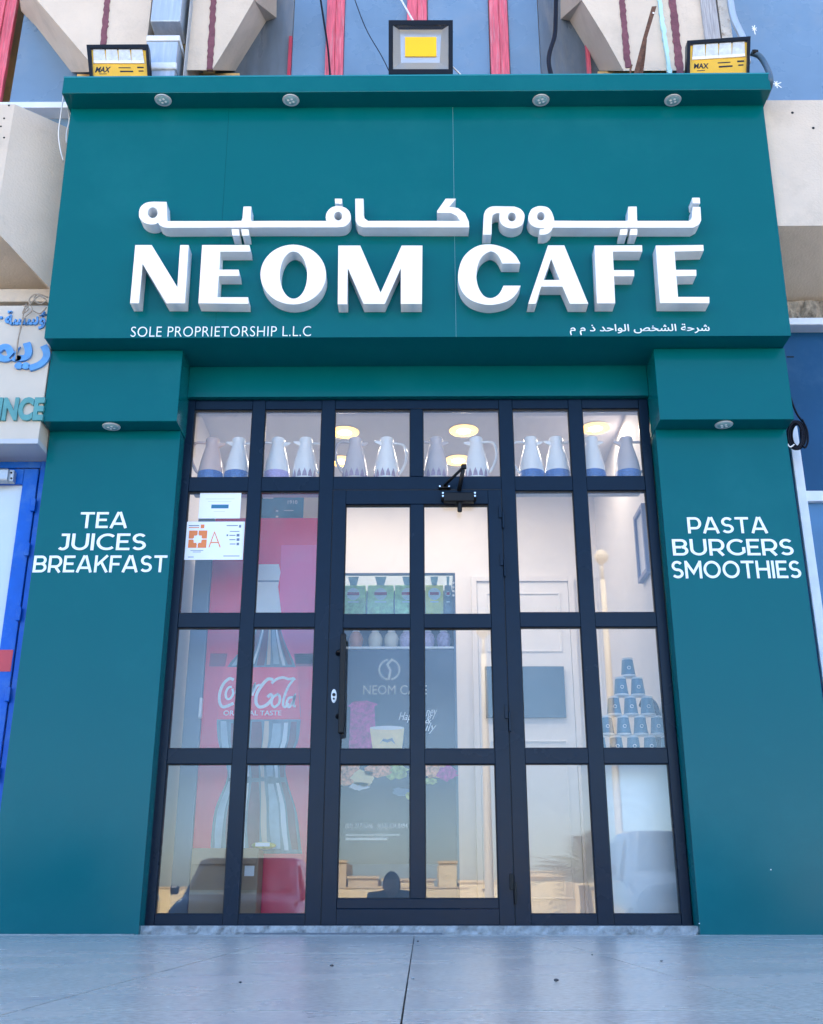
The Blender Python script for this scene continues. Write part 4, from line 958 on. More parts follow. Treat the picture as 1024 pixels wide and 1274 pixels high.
# notices stuck on the glass
PAPER = mat('paper_white', (.82, .84, .88), rough=.5); ORNG = mat('print_orange', (.80, .22, .06), rough=.5); INK = mat('print_grey_ink', (.12, .16, .24), rough=.5); TEALI = mat('print_teal_ink', (.02, .16, .28), rough=.5)
YP = .1155
n1 = thing('paper_notice', 'small white card with a dark blue label taped at the top of the left pane', 'notice', (at(273, 645, YP).x, YP, at(273, 645, YP).z))
box('paper', at(248, 628, YP).x, at(299.5, 628, YP).x, YP, YP + .001, at(273, 645, YP).z, at(273, 611.3, YP).z, PAPER, n1)
box('printed_label', at(263, 630, YP).x, at(284.5, 630, YP).x, YP - .0008, YP - .0002, at(273, 632.5, YP).z, at(273, 627.8, YP).z, TEALI, n1, bev=.0002, seg=1)
for ya_, xa_, xb_ in ((620.5, 256, 292), (623.5, 259, 288), (636, 266, 280)):
    box('printed_line', at(xa_, ya_, YP).x, at(xb_, ya_, YP).x, YP - .0006, YP - .0002, at(273, ya_ + .5, YP).z, at(273, ya_, YP).z, mat('print_faint', (.55, .58, .66)), n1)
n2 = thing('paper_notice', 'white certificate with orange square emblem and letter A on the left pane', 'notice', (at(266, 697, YP).x, YP, at(266, 697, YP).z))
box('paper', at(230.5, 672, YP).x, at(303.5, 672, YP).x, YP, YP + .001, at(266, 696.5, YP).z, at(266, 649, YP).z, PAPER, n2)
ex, ez = at(246, 670.8, YP).x, at(246, 670.8, YP).z; es = .047
sq = [(ex - es, ez - es), (ex + es, ez - es), (ex + es, ez + es), (ex - es, ez + es)]
circ = [(ex + .024 * (1 + .12 * math.cos(8 * R(a_))) * math.cos(R(a_)), ez + .024 * (1 + .12 * math.cos(8 * R(a_))) * math.sin(R(a_))) for a_ in range(0, 360, 6)]
me = flat_shape([sq, circ], YP - .0008, .0006); link_mesh('orange_emblem', me, ORNG, n2)
for a_ in (45,):
    box('emblem_gap', ex - .0025, ex + .0025, YP - .0016, YP - .0010, ez - es, ez - .026, PAPER, n2); box('emblem_gap', ex - .0025, ex + .0025, YP - .0016, YP - .0010, ez + .026, ez + es, PAPER, n2)
    box('emblem_gap', ex - es, ex - .026, YP - .0016, YP - .0010, ez - .0025, ez + .0025, PAPER, n2); box('emblem_gap', ex + .026, ex + es, YP - .0016, YP - .0010, ez - .0025, ez + .0025, PAPER, n2)
bm = bmesh.new(); A_ = [at(x, y, YP) for x, y in ((260, 681), (267, 662), (274, 681), (262.5, 675), (271.5, 675))]
ribbon_bm(bm, [(p_.x, p_.z) for p_ in A_[:3]], .0055, lambda u, v, d: Vector((u, YP - .0009 + d, v)), .0006); ribbon_bm(bm, [(A_[3].x, A_[3].z), (A_[4].x, A_[4].z)], .0055, lambda u, v, d: Vector((u, YP - .0012 + d, v)), .0006)
bm_obj('letter', bm, ORNG, n2)
for xa_, xb_, ya_, yb_, mm in ((235, 248, 653.4, 654.4, INK), (235, 248, 655.8, 656.8, ORNG), (250, 254.5, 652.6, 657.2, ORNG), (282, 296, 653.5, 654.5, INK), (297.5, 300, 653.2, 656.5, INK), (286, 298, 660.8, 661.6, INK), (282, 284, 665, 667, INK), (285.5, 293, 665.6, 666.6, INK), (294.5, 298, 664.4, 667.6, INK), (285.5, 293, 671, 672, INK), (294.5, 298, 669.8, 673, INK), (286, 293, 676.4, 677.4, INK), (294.5, 297.5, 675.4, 678.4, INK), (237, 253, 684.6, 685.2, INK), (240, 250, 686.4, 687, INK), (278, 298, 691.4, 692.2, INK), (234, 241, 692.6, 693.4, INK)):
    box('printed_mark', at(xa_, ya_, YP).x, at(xb_, ya_, YP).x, YP - .0007, YP - .0002, at(266, yb_, YP).z, at(266, ya_, YP).z, mm, n2)

# ------------------------------------------------------------------ FLOODLIGHTS on the lip
REFL = mat('floodlight_reflector', (.58, .60, .62), rough=.3, metal=.5, bump=.1, bscale=80)
COB = mat('yellow_led_plate', (1.0, .60, .0), rough=.6, spec=.2); MAXY = mat('yellow_label', (.78, .47, .0), rough=.4, var=.06)
def quad_box(name, px4, Y, dep, m, par):
    f = [at(x, y, Y) for x, y in px4]; return prism(name, f, [p_ + Vector((0, dep, 0)) for p_ in f], m, par)
def frame_pts(name, outer, inner, Y, dep, m, par):
    lo = [[((q_ := at(x, y, Y)).x, q_.z) for x, y in outer], [((q_ := at(x, y, Y)).x, q_.z) for x, y in inner]]
    return link_mesh(name, flat_shape(lo, Y, dep), m, par)
fl2 = thing('floodlight', 'square black floodlight with yellow LED plate at the middle of the canopy', 'floodlight', (.05, -.36, 4.396))
frame_pts('housing', [(483.5, 25), (563.5, 25), (563.5, 92), (483.5, 92)], [(489, 31), (558, 31), (558, 86), (489, 86)], -.38, .05, BLACK, fl2)
quad_box('back_plate', [(485, 26), (562, 26), (562, 91), (485, 91)], -.325, .03, BLACK, fl2)
# reflector: four sloping walls and a floor
O_ = [at(x, y, -.375) for x, y in ((489, 31), (558, 31), (558, 86), (489, 86))]; I_ = [at(x, y, -.34) for x, y in ((498, 38), (549, 38), (547, 78), (499, 78))]
bm = bmesh.new(); vo = [bm.verts.new(p_) for p_ in O_]; vi = [bm.verts.new(p_) for p_ in I_]
for i in range(4): bm.faces.new((vo[i], vo[(i + 1) % 4], vi[(i + 1) % 4], vi[i]))
bm.faces.new(vi); bm_obj('reflector', bm, REFL, fl2, normals=False)
quad_box('led_plate', [(504, 46), (543, 46), (543, 70), (504, 70)], -.347, .004, COB, fl2)
quad_box('front_glass', [(489.5, 31.5), (557.5, 31.5), (557.5, 85.5), (489.5, 85.5)], -.3785, .002, glass('lamp_glass', 1.2, smear=.002), fl2)
box('bracket', .0, .12, -.36, -.30, 4.393, 4.43, BLACK, fl2, bev=.004)
def maxlight(o4, i4, label, zsplit):
    c_ = at(sum(x for x, y in o4) / 4, 92, -.37)
    t = thing('floodlight', label, 'floodlight', (c_.x, -.36, 4.396))
    frame_pts('housing', o4, i4, -.38, .05, BLACK, t)
    (ax, ay), (bx_, by), (cx_, cy_), (dx_, dy_) = i4
    quad_box('back_plate', o4, -.328, .03, BLACK, t)
    quad_box('yellow_bezel', i4, -.362, .02, MAXY, t)
    def L(u, v): # bilinear inside the bezel
        return (ax + (bx_ - ax) * u + (dx_ - ax) * v, ay + (by - ay) * u + (dy_ - ay) * v)
    for k in range(4):
        u0, u1 = .05 + k * .23, .05 + k * .23 + .20
        quad_box('reflector_cell', [L(u0, .04), L(u1, .04), L(u1 + .01, .44), L(u0 - .01, .44)], -.368, .006, mat('cell_white', (.62, .66, .70), rough=.3, var=.2, vscale=30) if 'cell_white' not in MATS else MATS['cell_white'], t)
        quad_box('cell_lip', [L(u0 - .012, .44), L(u1 + .012, .44), L(u1 + .015, .53), L(u0 - .015, .53)], -.3695, .006, VINYL, t)
    a_ = L(.06, .66); b_ = L(.33, .86)
    text_px('lettering', 'MAX', a_[0], a_[1], b_[0], b_[1], -.3635, BLACK, t, depth=.001, offset=.03, shear=.2)
    for (u0, v0, u1, v1) in ((.48, .68, .70, .71), (.50, .80, .74, .85), (.82, .66, .94, .71), (.84, .79, .93, .83), (.12, .90, .26, .92)):
        quad_box('printed_line', [L(u0, v0), L(u1, v0), L(u1, v1), L(u0, v1)], -.3635, .001, BLACK, t)
    quad_box('front_glass', i4, -.3785, .002, MATS['lamp_glass'], t)
    box('bracket', c_.x - .05, c_.x + .05, -.36, -.30, 4.393, 4.42, BLACK, t, bev=.004)
    return t
maxlight([(107.5, 55.5), (184.5, 55), (187, 95.5), (111.5, 95.5)], [(112.5, 59.5), (181, 59.5), (183.5, 95), (115.5, 95)], 'floodlight with MAX on its yellow label at the left end of the canopy', 0)
maxlight([(855, 50.5), (934, 45), (932.5, 93), (854.5, 93)], [(859, 54), (930.5, 49.5), (929.5, 92), (858.5, 92)], 'slightly tilted floodlight with MAX on its yellow label at the right end of the canopy', 0)

# ------------------------------------------------------------------ CABLES AND BRACKETS
def cab_(name, pts, r, m, lab, cat='cable', n=8):
    o = tube(name, pts, r, m, None, n=n); props(o, lab, cat); return o
cab_('hanging_cable', [at(396, -20, .2), at(402, 20, .2), at(408, 60, .2), at(411, 98, .15)], .006, CABLE, 'thin black cable crossing the red mullion above the canopy')
cab_('hanging_cable', [at(438, -10, .25), at(455, 35, .25), at(475, 70, .25), at(487, 95, .2)], .003, CABLE, 'thin dark wire left of the middle floodlight')
cab_('hanging_cable', [at(496, -6, .0), at(506, 12, -.05), at(514, 26, -.3)], .006, CABLEW, 'short white cable running down to the top of the middle floodlight')
cab_('hanging_cable', [at(563, 83, -.33), at(568, 88, -.33), at(575, 95, -.33)], .005, CABLEW, 'short white cable leaving the middle floodlight at its lower right')
cab_('hose', [at(692, -20, -.1), at(691.5, 20, -.12), at(690, 45, -.14), at(684, 65, -.2), at(683, 80, -.25), at(687, 98, -.3)], .013, CABLE, 'thick dark hose hanging left of the right pier', 'hose', 12)
cab_('power_cable', [at(935, 66, -.33), at(945, 70, -.34), at(953, 82, -.36), at(958, 95, -.42), at(958, 106, -.40), at(952, 122, -.28)], .016, mat('grey_blue_cable', (.05, .10, .15), rough=.45), 'thick grey blue cable curving over the right end of the canopy', n=12)
lathe_o = lathe('cable_gland', [(.014, 0), (.016, .01), (.014, .03)], (at(936, 65, -.34).x, -.34, at(936, 65, -.34).z), BLACK, None, n=12, axis='X'); props(lathe_o, 'black cable gland on the side of the right floodlight', 'cable gland')
cab_('hanging_cable', [at(80, 112, -.3), at(76, 140, -.27), at(73, 165, -.25), at(75, 185, -.24), at(79, 200, -.22)], .004, CABLEW, 'white cable looping at the upper left corner of the fascia')
cab_('hanging_cable', [at(84, 132, -.27), at(86.5, 148, -.2), at(83, 165, -.2), at(83, 178, -.2)], .004, CABLEW, 'short white cable against the left edge of the fascia')
cab_('hanging_cable', [at(972, 465, -.02), at(980, 485, .02), at(990, 512, .06), at(999, 525, .08)], .0055, CABLE, 'black cable running down to the coil right of the header box')
# coil
cc = thing('cable_coil', 'coiled black cable hanging beside the upper right corner of the right pillar', 'cable coil', (at(990, 542, .03).x, .03, at(990, 560, .03).z))
for k in range(7):
    pts = []
    for i in range(25):
        a_ = 2 * math.pi * i / 24 + k * .3; rr = 1 + .12 * math.sin(k * 2.1)
        pts.append(at(989 + k * .8 + (11 * rr) * math.cos(a_) * .75 + 3 * math.sin(a_), 541.5 + 15 * rr * math.sin(a_) - 5 * math.cos(a_), .02 + .012 * k))
    tube('cable_loop', pts, .0062, CABLE, cc, n=7, sub=2)
tube('cable_loop', [at(998, 522, .05), at(1004, 535, .05), at(1005, 550, .05), at(1001, 557, .05), at(997, 548, .05), at(996, 530, .05)], .0055, CABLE, cc, n=7, sub=4)
tube('cable_tie', [at(978, 550, .01), at(983, 556, .0), at(988, 553, .01)], .004, CABLEW, cc, n=6)
# rusty brackets standing on the lip
rb_ = thing('rusty_bracket', 'pair of rusty iron flats leaning together on the canopy by the right pier', 'bracket', (at(790, 92, -.3).x, -.25, 4.396))
quad_box('iron_flat', [(811, 8), (817, 7.5), (805, 47), (794.5, 93), (788, 93), (800, 47)], -.27, .008, RUST, rb_)
quad_box('iron_flat', [(801, 52), (805, 48), (803, 70), (800, 93), (795, 93), (797, 70)], -.25, .008, RUST, rb_)
q = at(813, 16, -.271); lathe('bolt_hole', [(.006, 0), (.006, -.001)], (q.x, -.2705, q.z), VINYL, rb_, n=8, axis='Y')
tube('iron_hook', [at(784, 93, -.28), at(784.5, 86, -.28), at(786, 81, -.28)], .006, RUST, rb_, n=6)
lathe_o = lathe('screw_stub', [(.008, 0), (.008, .012), (.004, .018)], (at(379.5, 95, -.4).x, -.4, 4.395), VINYL, None, n=8); props(lathe_o, 'tiny white screw cap on the canopy edge above the second downlight', 'screw')

# ------------------------------------------------------------------ NEIGHBOUR ON THE LEFT
ns = thing('neighbour_sign', 'old white sign box with faded blue Arabic and teal letters left of the fascia', 'sign', (-2.4, .1, 2.4))
xr = at(58, 470, -.12).x; zt3 = at(20, 380, -.12).z; zb3 = at(20, 548, -.12).z
box('sign_box', -3.6, xr, -.12, .25, zb3, zt3, SIGNW, ns, bev=.004)
box('bottom_trim', -3.6, xr + .003, -.126, .25, zb3 - .02, zb3 + .008, mat('grey_trim', (.45, .48, .52), rough=.5), ns, bev=.003)
text_px('raised_lettering', AR('ؤسسة') + '', 6, 386, 58, 409, -.132, LBLUE, ns, depth=.014, offset=.02)
text_px('raised_lettering', AR('ريما'), -30, 410, 63, 461, -.136, LBLUE, ns, depth=.018, offset=.03)
text_px('raised_lettering', 'INCE', -3, 494, 54.5, 523, -.134, LTEAL, ns, depth=.016, offset=.05)
box('raised_lettering', at(-1, 400, -.13).x, at(2.2, 400, -.13).x, -.132, -.118, at(0, 396.5, -.13).z, at(0, 393.5, -.13).z, LBLUE, ns)
rp = thing('tied_rope', 'old beige cord knotted over the left sign beside the fascia', 'rope', (at(45, 375, -.15).x, -.15, 3.0))
ROPE = mat('old_cord', (.34, .28, .22), rough=.9, var=.3, vscale=60)
for pts in ([(62, 378), (50, 368), (38, 378), (30, 388), (27, 405), (22, 425), (20, 447)], [(56, 372), (44, 366), (36, 374), (40, 386), (30, 396), (24, 415), (21, 440)],
            [(60, 370), (48, 366), (42, 372), (50, 378), (58, 374)], [(29, 380), (36, 384), (28, 390), (33, 378)], [(40, 386), (50, 390), (58, 382)]):
    tube('cord', [at(x, y, -.15 - .006 * random.random()) for x, y in pts], .0035, ROPE, rp, n=6, sub=5)
lb = thing('neighbour_lintel', 'grey strip between the left sign box and the blue door', 'lintel', (-2.6, .2, 2.4)); 
box('lintel', -3.6, -1.9, .10, .4, at(20, 568, .10).z, zb3 - .022, mat('grey_lintel', (.24, .22, .21), rough=.8, var=.2), lb)
nd = thing('blue_door', 'bright blue framed glass door left of the teal pillar', 'door', (-2.3, .15, 0))
YN = .10; zt4 = at(20, 569, YN).z - .002
xj1 = -1.86; xj0 = at(47, 600, YN).x
box('door_jamb', xj0 + .004, xj1, YN, YN + .06, 0, zt4, BLUEP, nd, bev=.003)
box('door_head', -3.6, xj0 + .003, YN + .002, YN + .06, at(20, 582, YN).z, zt4, BLUEP, nd, bev=.003)
zh = at(20, 584, YN).z; xl1 = at(28, 602, YN - .008).x
box('door_stile', xl1, xj0, YN - .01, YN + .05, .01, zh, BLUEP, nd, bev=.004)
zr_ = at(20, 602, YN - .01).z
box('door_rail', -3.2, xl1 - .001, YN - .009, YN + .05, zr_, zh, BLUEP, nd, bev=.004)
box('door_rail', -3.2, xl1 - .001, YN - .009, YN + .05, .01, .12, BLUEP, nd, bev=.004)
box('door_pane', -3.2, xl1 + .005, YN + .012, YN + .02, .1, zr_ + .005, FROST, nd)
for py in (625, 680, 760, 860, 960):
    a_ = at(43, py, YN - .02); box('hinge', xj0 - .012, xj0 + .012, YN - .026, YN - .008, a_.z - .05, a_.z + .02, BLUEP, nd, bev=.004)
box('red_sticker', -3.0, at(14, 822, YN - .02).x, YN - .0125, YN - .0105, at(5, 835, YN - .02).z, at(5, 808, YN - .02).z, mat('red_tape', (.55, .04, .06), rough=.4), nd)
nc = thing('door_closer', 'grey metal door closer on the blue door, cut by the left edge', 'door closer', (-2.3, .06, 2.2))
a_ = at(12, 583, .04); b_ = at(12, 599, .04)
box('closer_body', -2.6, a_.x, .03, .085, b_.z, a_.z, mat('grey_metal', (.42, .45, .48), rough=.35, metal=.5), nc, bev=.012); box('closer_plate', a_.x - .01, at(17, 590, .05).x, .05, .09, b_.z + .005, a_.z - .002, MATS['grey_metal'], nc, bev=.004)
for py in (588, 595): q = at(14, py, .048); lathe('bolt', [(.006, 0), (.005, -.004)], (q.x, .05, q.z), BLACK, nc, n=8, axis='Y')

# ------------------------------------------------------------------ NEIGHBOUR ON THE RIGHT
YR = .25
rp2 = thing('neighbour_window', 'dark blue panelled window with white frame right of the right pillar', 'window', (2.6, .3, 0))
zt5 = at(1000, 408, YR).z; zm1 = at(1010, 612, YR).z; zm2 = at(1010, 625, YR).z
xp = at(994, 600, YR).x
box('upper_panel', 1.6, 3.9, YR + .01, YR + .03, zm1 - .01, zt5, NAVYG, rp2)
box('lower_panel', xp, 3.9, YR + .012, YR + .03, .05, zm2 + .01, mat('blue_lower_panel', (.05, .16, .32), rough=.3, var=.15, vscale=3, stain=(.14, .26, .40), stain_amt=.4), rp2)
box('frame_post', xp - .028, xp + .022, YR - .03, YR + .03, 0, at(985, 545, YR).z + .06, WPAINT, rp2, bev=.004)
box('frame_rail', xp + .0225, 3.9, YR - .02, YR + .03, zm2, zm1, WPAINT, rp2, bev=.004)
box('infill_strip', 1.6, xp - .029, YR - .01, YR + .009, 0, 2.5, NAVYG, rp2)
q = at(984, 443, YR); box('scratch_mark', q.x - .02, q.x + .02, YR + .0085, YR + .0098, q.z - .004, q.z + .004, BLACK, rp2)

# ------------------------------------------------------------------ ACROSS THE ROAD (seen only as reflections in the glass)
CR1 = mat('sunlit_cream_wall', (.78, .62, .36), rough=.9, var=.05, vscale=.5); CR2 = mat('sunlit_tan_wall', (.66, .50, .30), rough=.9, var=.08, vscale=.5)
WDW = mat('far_window', (.05, .06, .08), rough=.2)
def mir(px, py, Yv):  # where something stands whose mirror image falls there
    p_ = at(px, py, Yv); return Vector((p_.x, .232 - p_.y, p_.z))
YV = 62
wl_ = box('compound_wall', -45, 3.0, -61.9, -61.6, -.9, mir(500, 1105, YV).z, CR1); props(wl_, 'long cream compound wall far across the road', 'wall')
cp = box('wall_coping', -45, 3.0, -61.95, -61.55, mir(500, 1105, YV).z + .001, mir(500, 1105, YV).z + .08, CR2, None); props(cp, 'tan coping course along the far compound wall', 'wall coping')
def house(x0, x1, y0, y1, h, label, m):
    t = thing('flat_roofed_house', label, 'house', ((x0 + x1) / 2, (y0 + y1) / 2, -.9))
    box('house_wall', x0, x1, y0, y1, -.9, h, m, t); box('parapet', x0 - .1, x1 + .1, y1 - .1, y1 + .1, h + .001, h + .18, CR2, t)
    n_ = int((x1 - x0) / 2.6)
    if h < 1.5: n_ = 0
    for k in range(n_):
        xc = x0 + (k + .5) * (x1 - x0) / n_; w_ = box('window', xc - .4, xc + .4, y1 + .001, y1 + .05, .9, min(h - .4, 1.9), CR2, t); box('window_pane', xc - .34, xc + .34, y1 + .0505, y1 + .06, .96, min(h - .46, 1.84), WDW, w_)
    return t
YH = 80
def hpx(xa, xb, yt, lab, m, Yv=80, d=8):
    a_ = mir(xa, yt, Yv); b_ = mir(xb, yt, Yv); return house(min(a_.x, b_.x), max(a_.x, b_.x), a_.y - d, a_.y, a_.z, lab, m)
hpx(380, 431, 1073, 'tall tan block at the left of the far row of houses', CR2)
hpx(433, 470, 1093, 'low tan house right of the tall block in the far row', CR2)
hpx(476, 540, 1096, 'wide low cream house in the middle of the far row', CR1)
hpx(546, 568, 1074, 'narrow taller cream house right of the middle of the far row', CR1)
hpx(571, 640, 1098, 'low cream house at the right of the far row', CR1)
hpx(656, 703, 1091, 'nearer plain cream utility block right of the compound wall', CR1, 30, 3)
hpx(715, 1010, 1096, 'long low tan block at the far right of the row', CR2)
# lamp posts
POLE = mat('cream_lamp_post', (.62, .56, .46), rough=.6)
for (px, py, lab, hh) in ((748, 690, 'tall cream lamp post with round head across the road, right', 0), (601, 781, 'shorter cream lamp post across the road, left', 1)):
    q = mir(px, py, 14)
    t = thing('lamp_post', lab, 'lamp post', (q.x, q.y, -.75), 'lamp posts across the road')
    tube('pole', [(q.x, q.y, -.75), (q.x, q.y, 2), (q.x, q.y, q.z - .5)], lambda u: .085 - .035 * u, POLE, t, n=12, sub=2)
    tube('neck', [(q.x, q.y, q.z - .5), (q.x, q.y, q.z - .12)], .03, POLE, t, n=10, sub=1)
    lathe('lamp_head', [(.05, -.13), (.13, -.05), (.14, .03), (.09, .11), (.03, .15)], (q.x, q.y, q.z - .05), POLE, t, n=20)
# bushy palm
pq = mir(722, 1015, 28)
pm = thing('date_palm', 'bushy young date palm across the road behind the lamp posts', 'palm tree', (pq.x, pq.y, -.85))
LEAF = mat('palm_leaf', (.07, .10, .04), rough=.7, var=.25, vscale=2)
tube('trunk', [(pq.x, pq.y, -.85), (pq.x + .05, pq.y, .0), (pq.x, pq.y, .6)], lambda u: .22 - .06 * u, mat('palm_trunk', (.12, .08, .05), rough=.95, bump=.8, bscale=12), pm, n=12)
bm = bmesh.new(); NF = 34
for k in range(NF):
    a_ = k * 2.399; el_ = R(15 + 65 * ((k * .37) % 1)); Lf = 2.2 + random.random() * .5
    pts = [Vector((pq.x, pq.y, .6)) + Vector((math.cos(a_) * math.cos(el_) * Lf * u, math.sin(a_) * math.cos(el_) * Lf * u, math.sin(el_) * Lf * u - 1.0 * u * u)) for u in [i / 14 for i in range(15)]]
    for i in range(1, 15):
        d = (pts[i] - pts[i - 1]).normalized(); sd_ = d.cross(Vector((0, 0, 1))).normalized(); ll = .55 * math.sin(math.pi * min(1, i / 14 * .9 + .08))
        for sgn in (-1, 1):
            tip = pts[i] + sd_ * sgn * ll + d * ll * .7 + Vector((0, 0, -.1 * ll)); w_ = d * .035
            bm.faces.new([bm.verts.new(p_) for p_ in (pts[i] - w_, pts[i] + w_, tip)])
bm_obj('fronds', bm, LEAF, pm, normals=False)
# parked car behind the camera on the left
def car(cx, cy, zg, label, hs=1.0, ws_=1.0, paint=(.018, .020, .028)):
    t = thing('parked_car', label, 'car', (cx, cy, zg)); PAINT = mat('car_paint', paint, rough=.25, coat=1.0, coatr=.05); TY_ = mat('tyre_rubber', (.015, .015, .016), rough=.8)
    # cross-sections along the length (front at +y, facing the shop): (y, half width low, half width top, z sill, z top)
    secs = [(0, .66, .58, .32, .62), (-.12, .80, .70, .24, .80), (-.6, .86, .74, .22, .93), (-1.15, .87, .76, .22, 1.0), (-1.75, .88, .68, .22, 1.47), (-2.6, .88, .70, .22, 1.50), (-3.4, .88, .68, .22, 1.44), (-3.95, .86, .70, .24, .98), (-4.15, .78, .64, .32, .70)]
    bm = bmesh.new(); rings = []
    for (y, wl2, wt, z0, z1) in secs:
        zm_ = z0 + (min(z1, .92) - z0) * .75
        pr_ = [(-wl2 * .9, z0), (-wl2, z0 + .12), (-wl2, zm_), (-wt, z1 - .04), (-wt * .85, z1), (wt * .85, z1), (wt, z1 - .04), (wl2, zm_), (wl2, z0 + .12), (wl2 * .9, z0)]
        rings.append([bm.verts.new((cx + x, cy + y, zg + z)) for x, z in pr_])
    for a_, b_ in zip(rings[:-1], rings[1:]):
        for i in range(10): bm.faces.new((a_[i], a_[(i + 1) % 10], b_[(i + 1) % 10], b_[i]))
    bm.faces.new(rings[0]); bm.faces.new(list(reversed(rings[-1])))
    body = bm_obj('body', bm, PAINT, t, smooth=True)
    try: body.data.set_sharp_from_angle(angle=R(50))
    except Exception: pass
    GW = mat('car_window', (.01, .012, .015), rough=.05, spec=.8)
    ws = [Vector((cx - .70, cy - 1.17, zg + 1.03)), Vector((cx + .70, cy - 1.17, zg + 1.03)), Vector((cx + .55, cy - 1.72, zg + 1.45)), Vector((cx - .55, cy - 1.72, zg + 1.45))]
    prism('windscreen', ws, [p_ + Vector((0, -.02, -.01)) for p_ in ws], GW, t)
    for s_ in (-1, 1):
        sw = [Vector((cx + s_ * .862, cy - 1.5, zg + .93)), Vector((cx + s_ * .862, cy - 3.6, zg + .93)), Vector((cx + s_ * .725, cy - 3.35, zg + 1.38)), Vector((cx + s_ * .725, cy - 1.85, zg + 1.38))]
        prism('side_window', sw, [p_ + Vector((-s_ * .03, 0, -.01)) for p_ in sw], GW, t)
        box('headlight', cx + s_ * .45, cx + s_ * .70, cy - .10, cy + .015, zg + .58, zg + .70, mat('headlight_lens', (.5, .52, .55), rough=.1) if 'headlight_lens' not in MATS else MATS['headlight_lens'], t, bev=.03)
        box('wing_mirror', cx + s_ * .90, cx + s_ * 1.02, cy - 1.5, cy - 1.42, zg + .98, zg + 1.10, PAINT, t, bev=.03)
        for yw in (-.75, -3.25):
            w_ = lathe('wheel', [(.20, -.10), (.31, -.10), (.33, -.06), (.33, .06), (.31, .10), (.20, .10)], (cx + s_ * .80, cy + yw, zg + .33), TY_, t, n=24, axis='X')
            lathe('rim', [(.05, -.005), (.19, -.01), (.20, .0), (.19, .01)], (cx + s_ * .905, cy + yw, zg + .33), SCREW, w_, n=16, axis='X')
    box('number_plate', cx - .26, cx + .26, cy + .005, cy + .02, zg + .40, zg + .51, VINYL, t, bev=.01)
    box('grille', cx - .40, cx + .40, cy - .005, cy + .01, zg + .56, zg + .66, BLACK, t, bev=.01)
    if hs == 1.0: tube('antenna', [(cx - .38, cy - 2.0, zg + 1.49), (cx - .39, cy - 2.15, zg + 1.95)], .004, CABLE, t, n=6, sub=1)
    for c in t.children:
        for q_ in [c] + list(c.children):
            if q_.data.get('sc'): continue
            q_.location.z *= hs; q_.location.x *= ws_; q_.data['sc'] = 1
            for v in q_.data.vertices: v.co.z *= hs; v.co.x *= ws_
    return t
cq = mir(284, 1050, 8.9)
car(cq.x, cq.y, -.75, 'dark compact car parked behind the camera facing the shop')
cq = mir(18, 1050, 8.9); car(cq.x, cq.y, -.75, 'tall dark off-road car parked facing the left pillar', 1.22, 1.15)
cq = mir(892, 1050, 8.9); car(cq.x, cq.y, -.75, 'tall slate grey off-road car parked facing the right pillar', 1.25, 1.15, (.07, .09, .12))

# ------------------------------------------------------------------ PHOTOGRAPHER, reflected small in the door
def skin_mesh(name, verts, edges, radii, m, parent, sub=2, root=0):
    me = bpy.data.meshes.new('tmp'); me.from_pydata([Vector(v) for v in verts], edges, []); o = bpy.data.objects.new('tmp', me); C.objects.link(o)
    md = o.modifiers.new('s', 'SKIN'); sv = me.skin_vertices[0].data
    for i, r_ in enumerate(radii): sv[i].radius = (r_, r_) if not isinstance(r_, tuple) else r_
    sv[root].use_root = True
    s2 = o.modifiers.new('u', 'SUBSURF'); s2.levels = sub; s2.render_levels = sub
    dg = bpy.context.evaluated_depsgraph_get(); dg.update(); m2 = bpy.data.meshes.new_from_object(o.evaluated_get(dg)); bpy.data.objects.remove(o)
    return link_mesh(name, m2, m, parent, smooth=True)
hx = mir(487, 1096, 5.75).x; hy = -5.60; zg = -.75
per = thing('person', 'person in dark clothes crouching behind the camera, reflected small in the door', 'person', (hx, hy - .1, zg))
DARK = mat('dark_cloth', (.012, .013, .018), rough=.85, var=.2, vscale=12, bump=.3, bscale=40); SKINM = mat('skin', (.30, .17, .11), rough=.55); HAIR = mat('dark_hair', (.010, .008, .007), rough=.7, bump=.5, bscale=90)
B = Vector((hx, hy, zg))
def bp(x, y, z): return tuple(B + Vector((x, y, z)))
vs_ = [bp(0, -.28, .26), bp(0, -.22, .42), bp(0, -.12, .70), bp(0, -.06, .90), bp(0, -.03, .97), bp(0, -.01, 1.0),
       bp(.19, -.05, .925), bp(.26, .10, .60), bp(.24, .36, .72),          # right shoulder, elbow, wrist
       bp(-.19, -.05, .925), bp(-.16, .12, .58), bp(.10, .38, .70),        # left arm
       bp(.12, -.26, .26), bp(.20, .14, .48), bp(.17, -.10, .10),          # right leg
       bp(-.12, -.26, .26), bp(-.20, .14, .48), bp(-.17, -.10, .10)]
ed_ = [(0, 1), (1, 2), (2, 3), (3, 4), (4, 5), (3, 6), (6, 7), (7, 8), (3, 9), (9, 10), (10, 11), (0, 12), (12, 13), (13, 14), (0, 15), (15, 16), (16, 17)]
ra_ = [.15, .14, .15, .14, .06, .052, .075, .05, .034, .075, .05, .034, .11, .072, .045, .11, .072, .045]
body = skin_mesh('body', vs_, ed_, ra_, DARK, per)
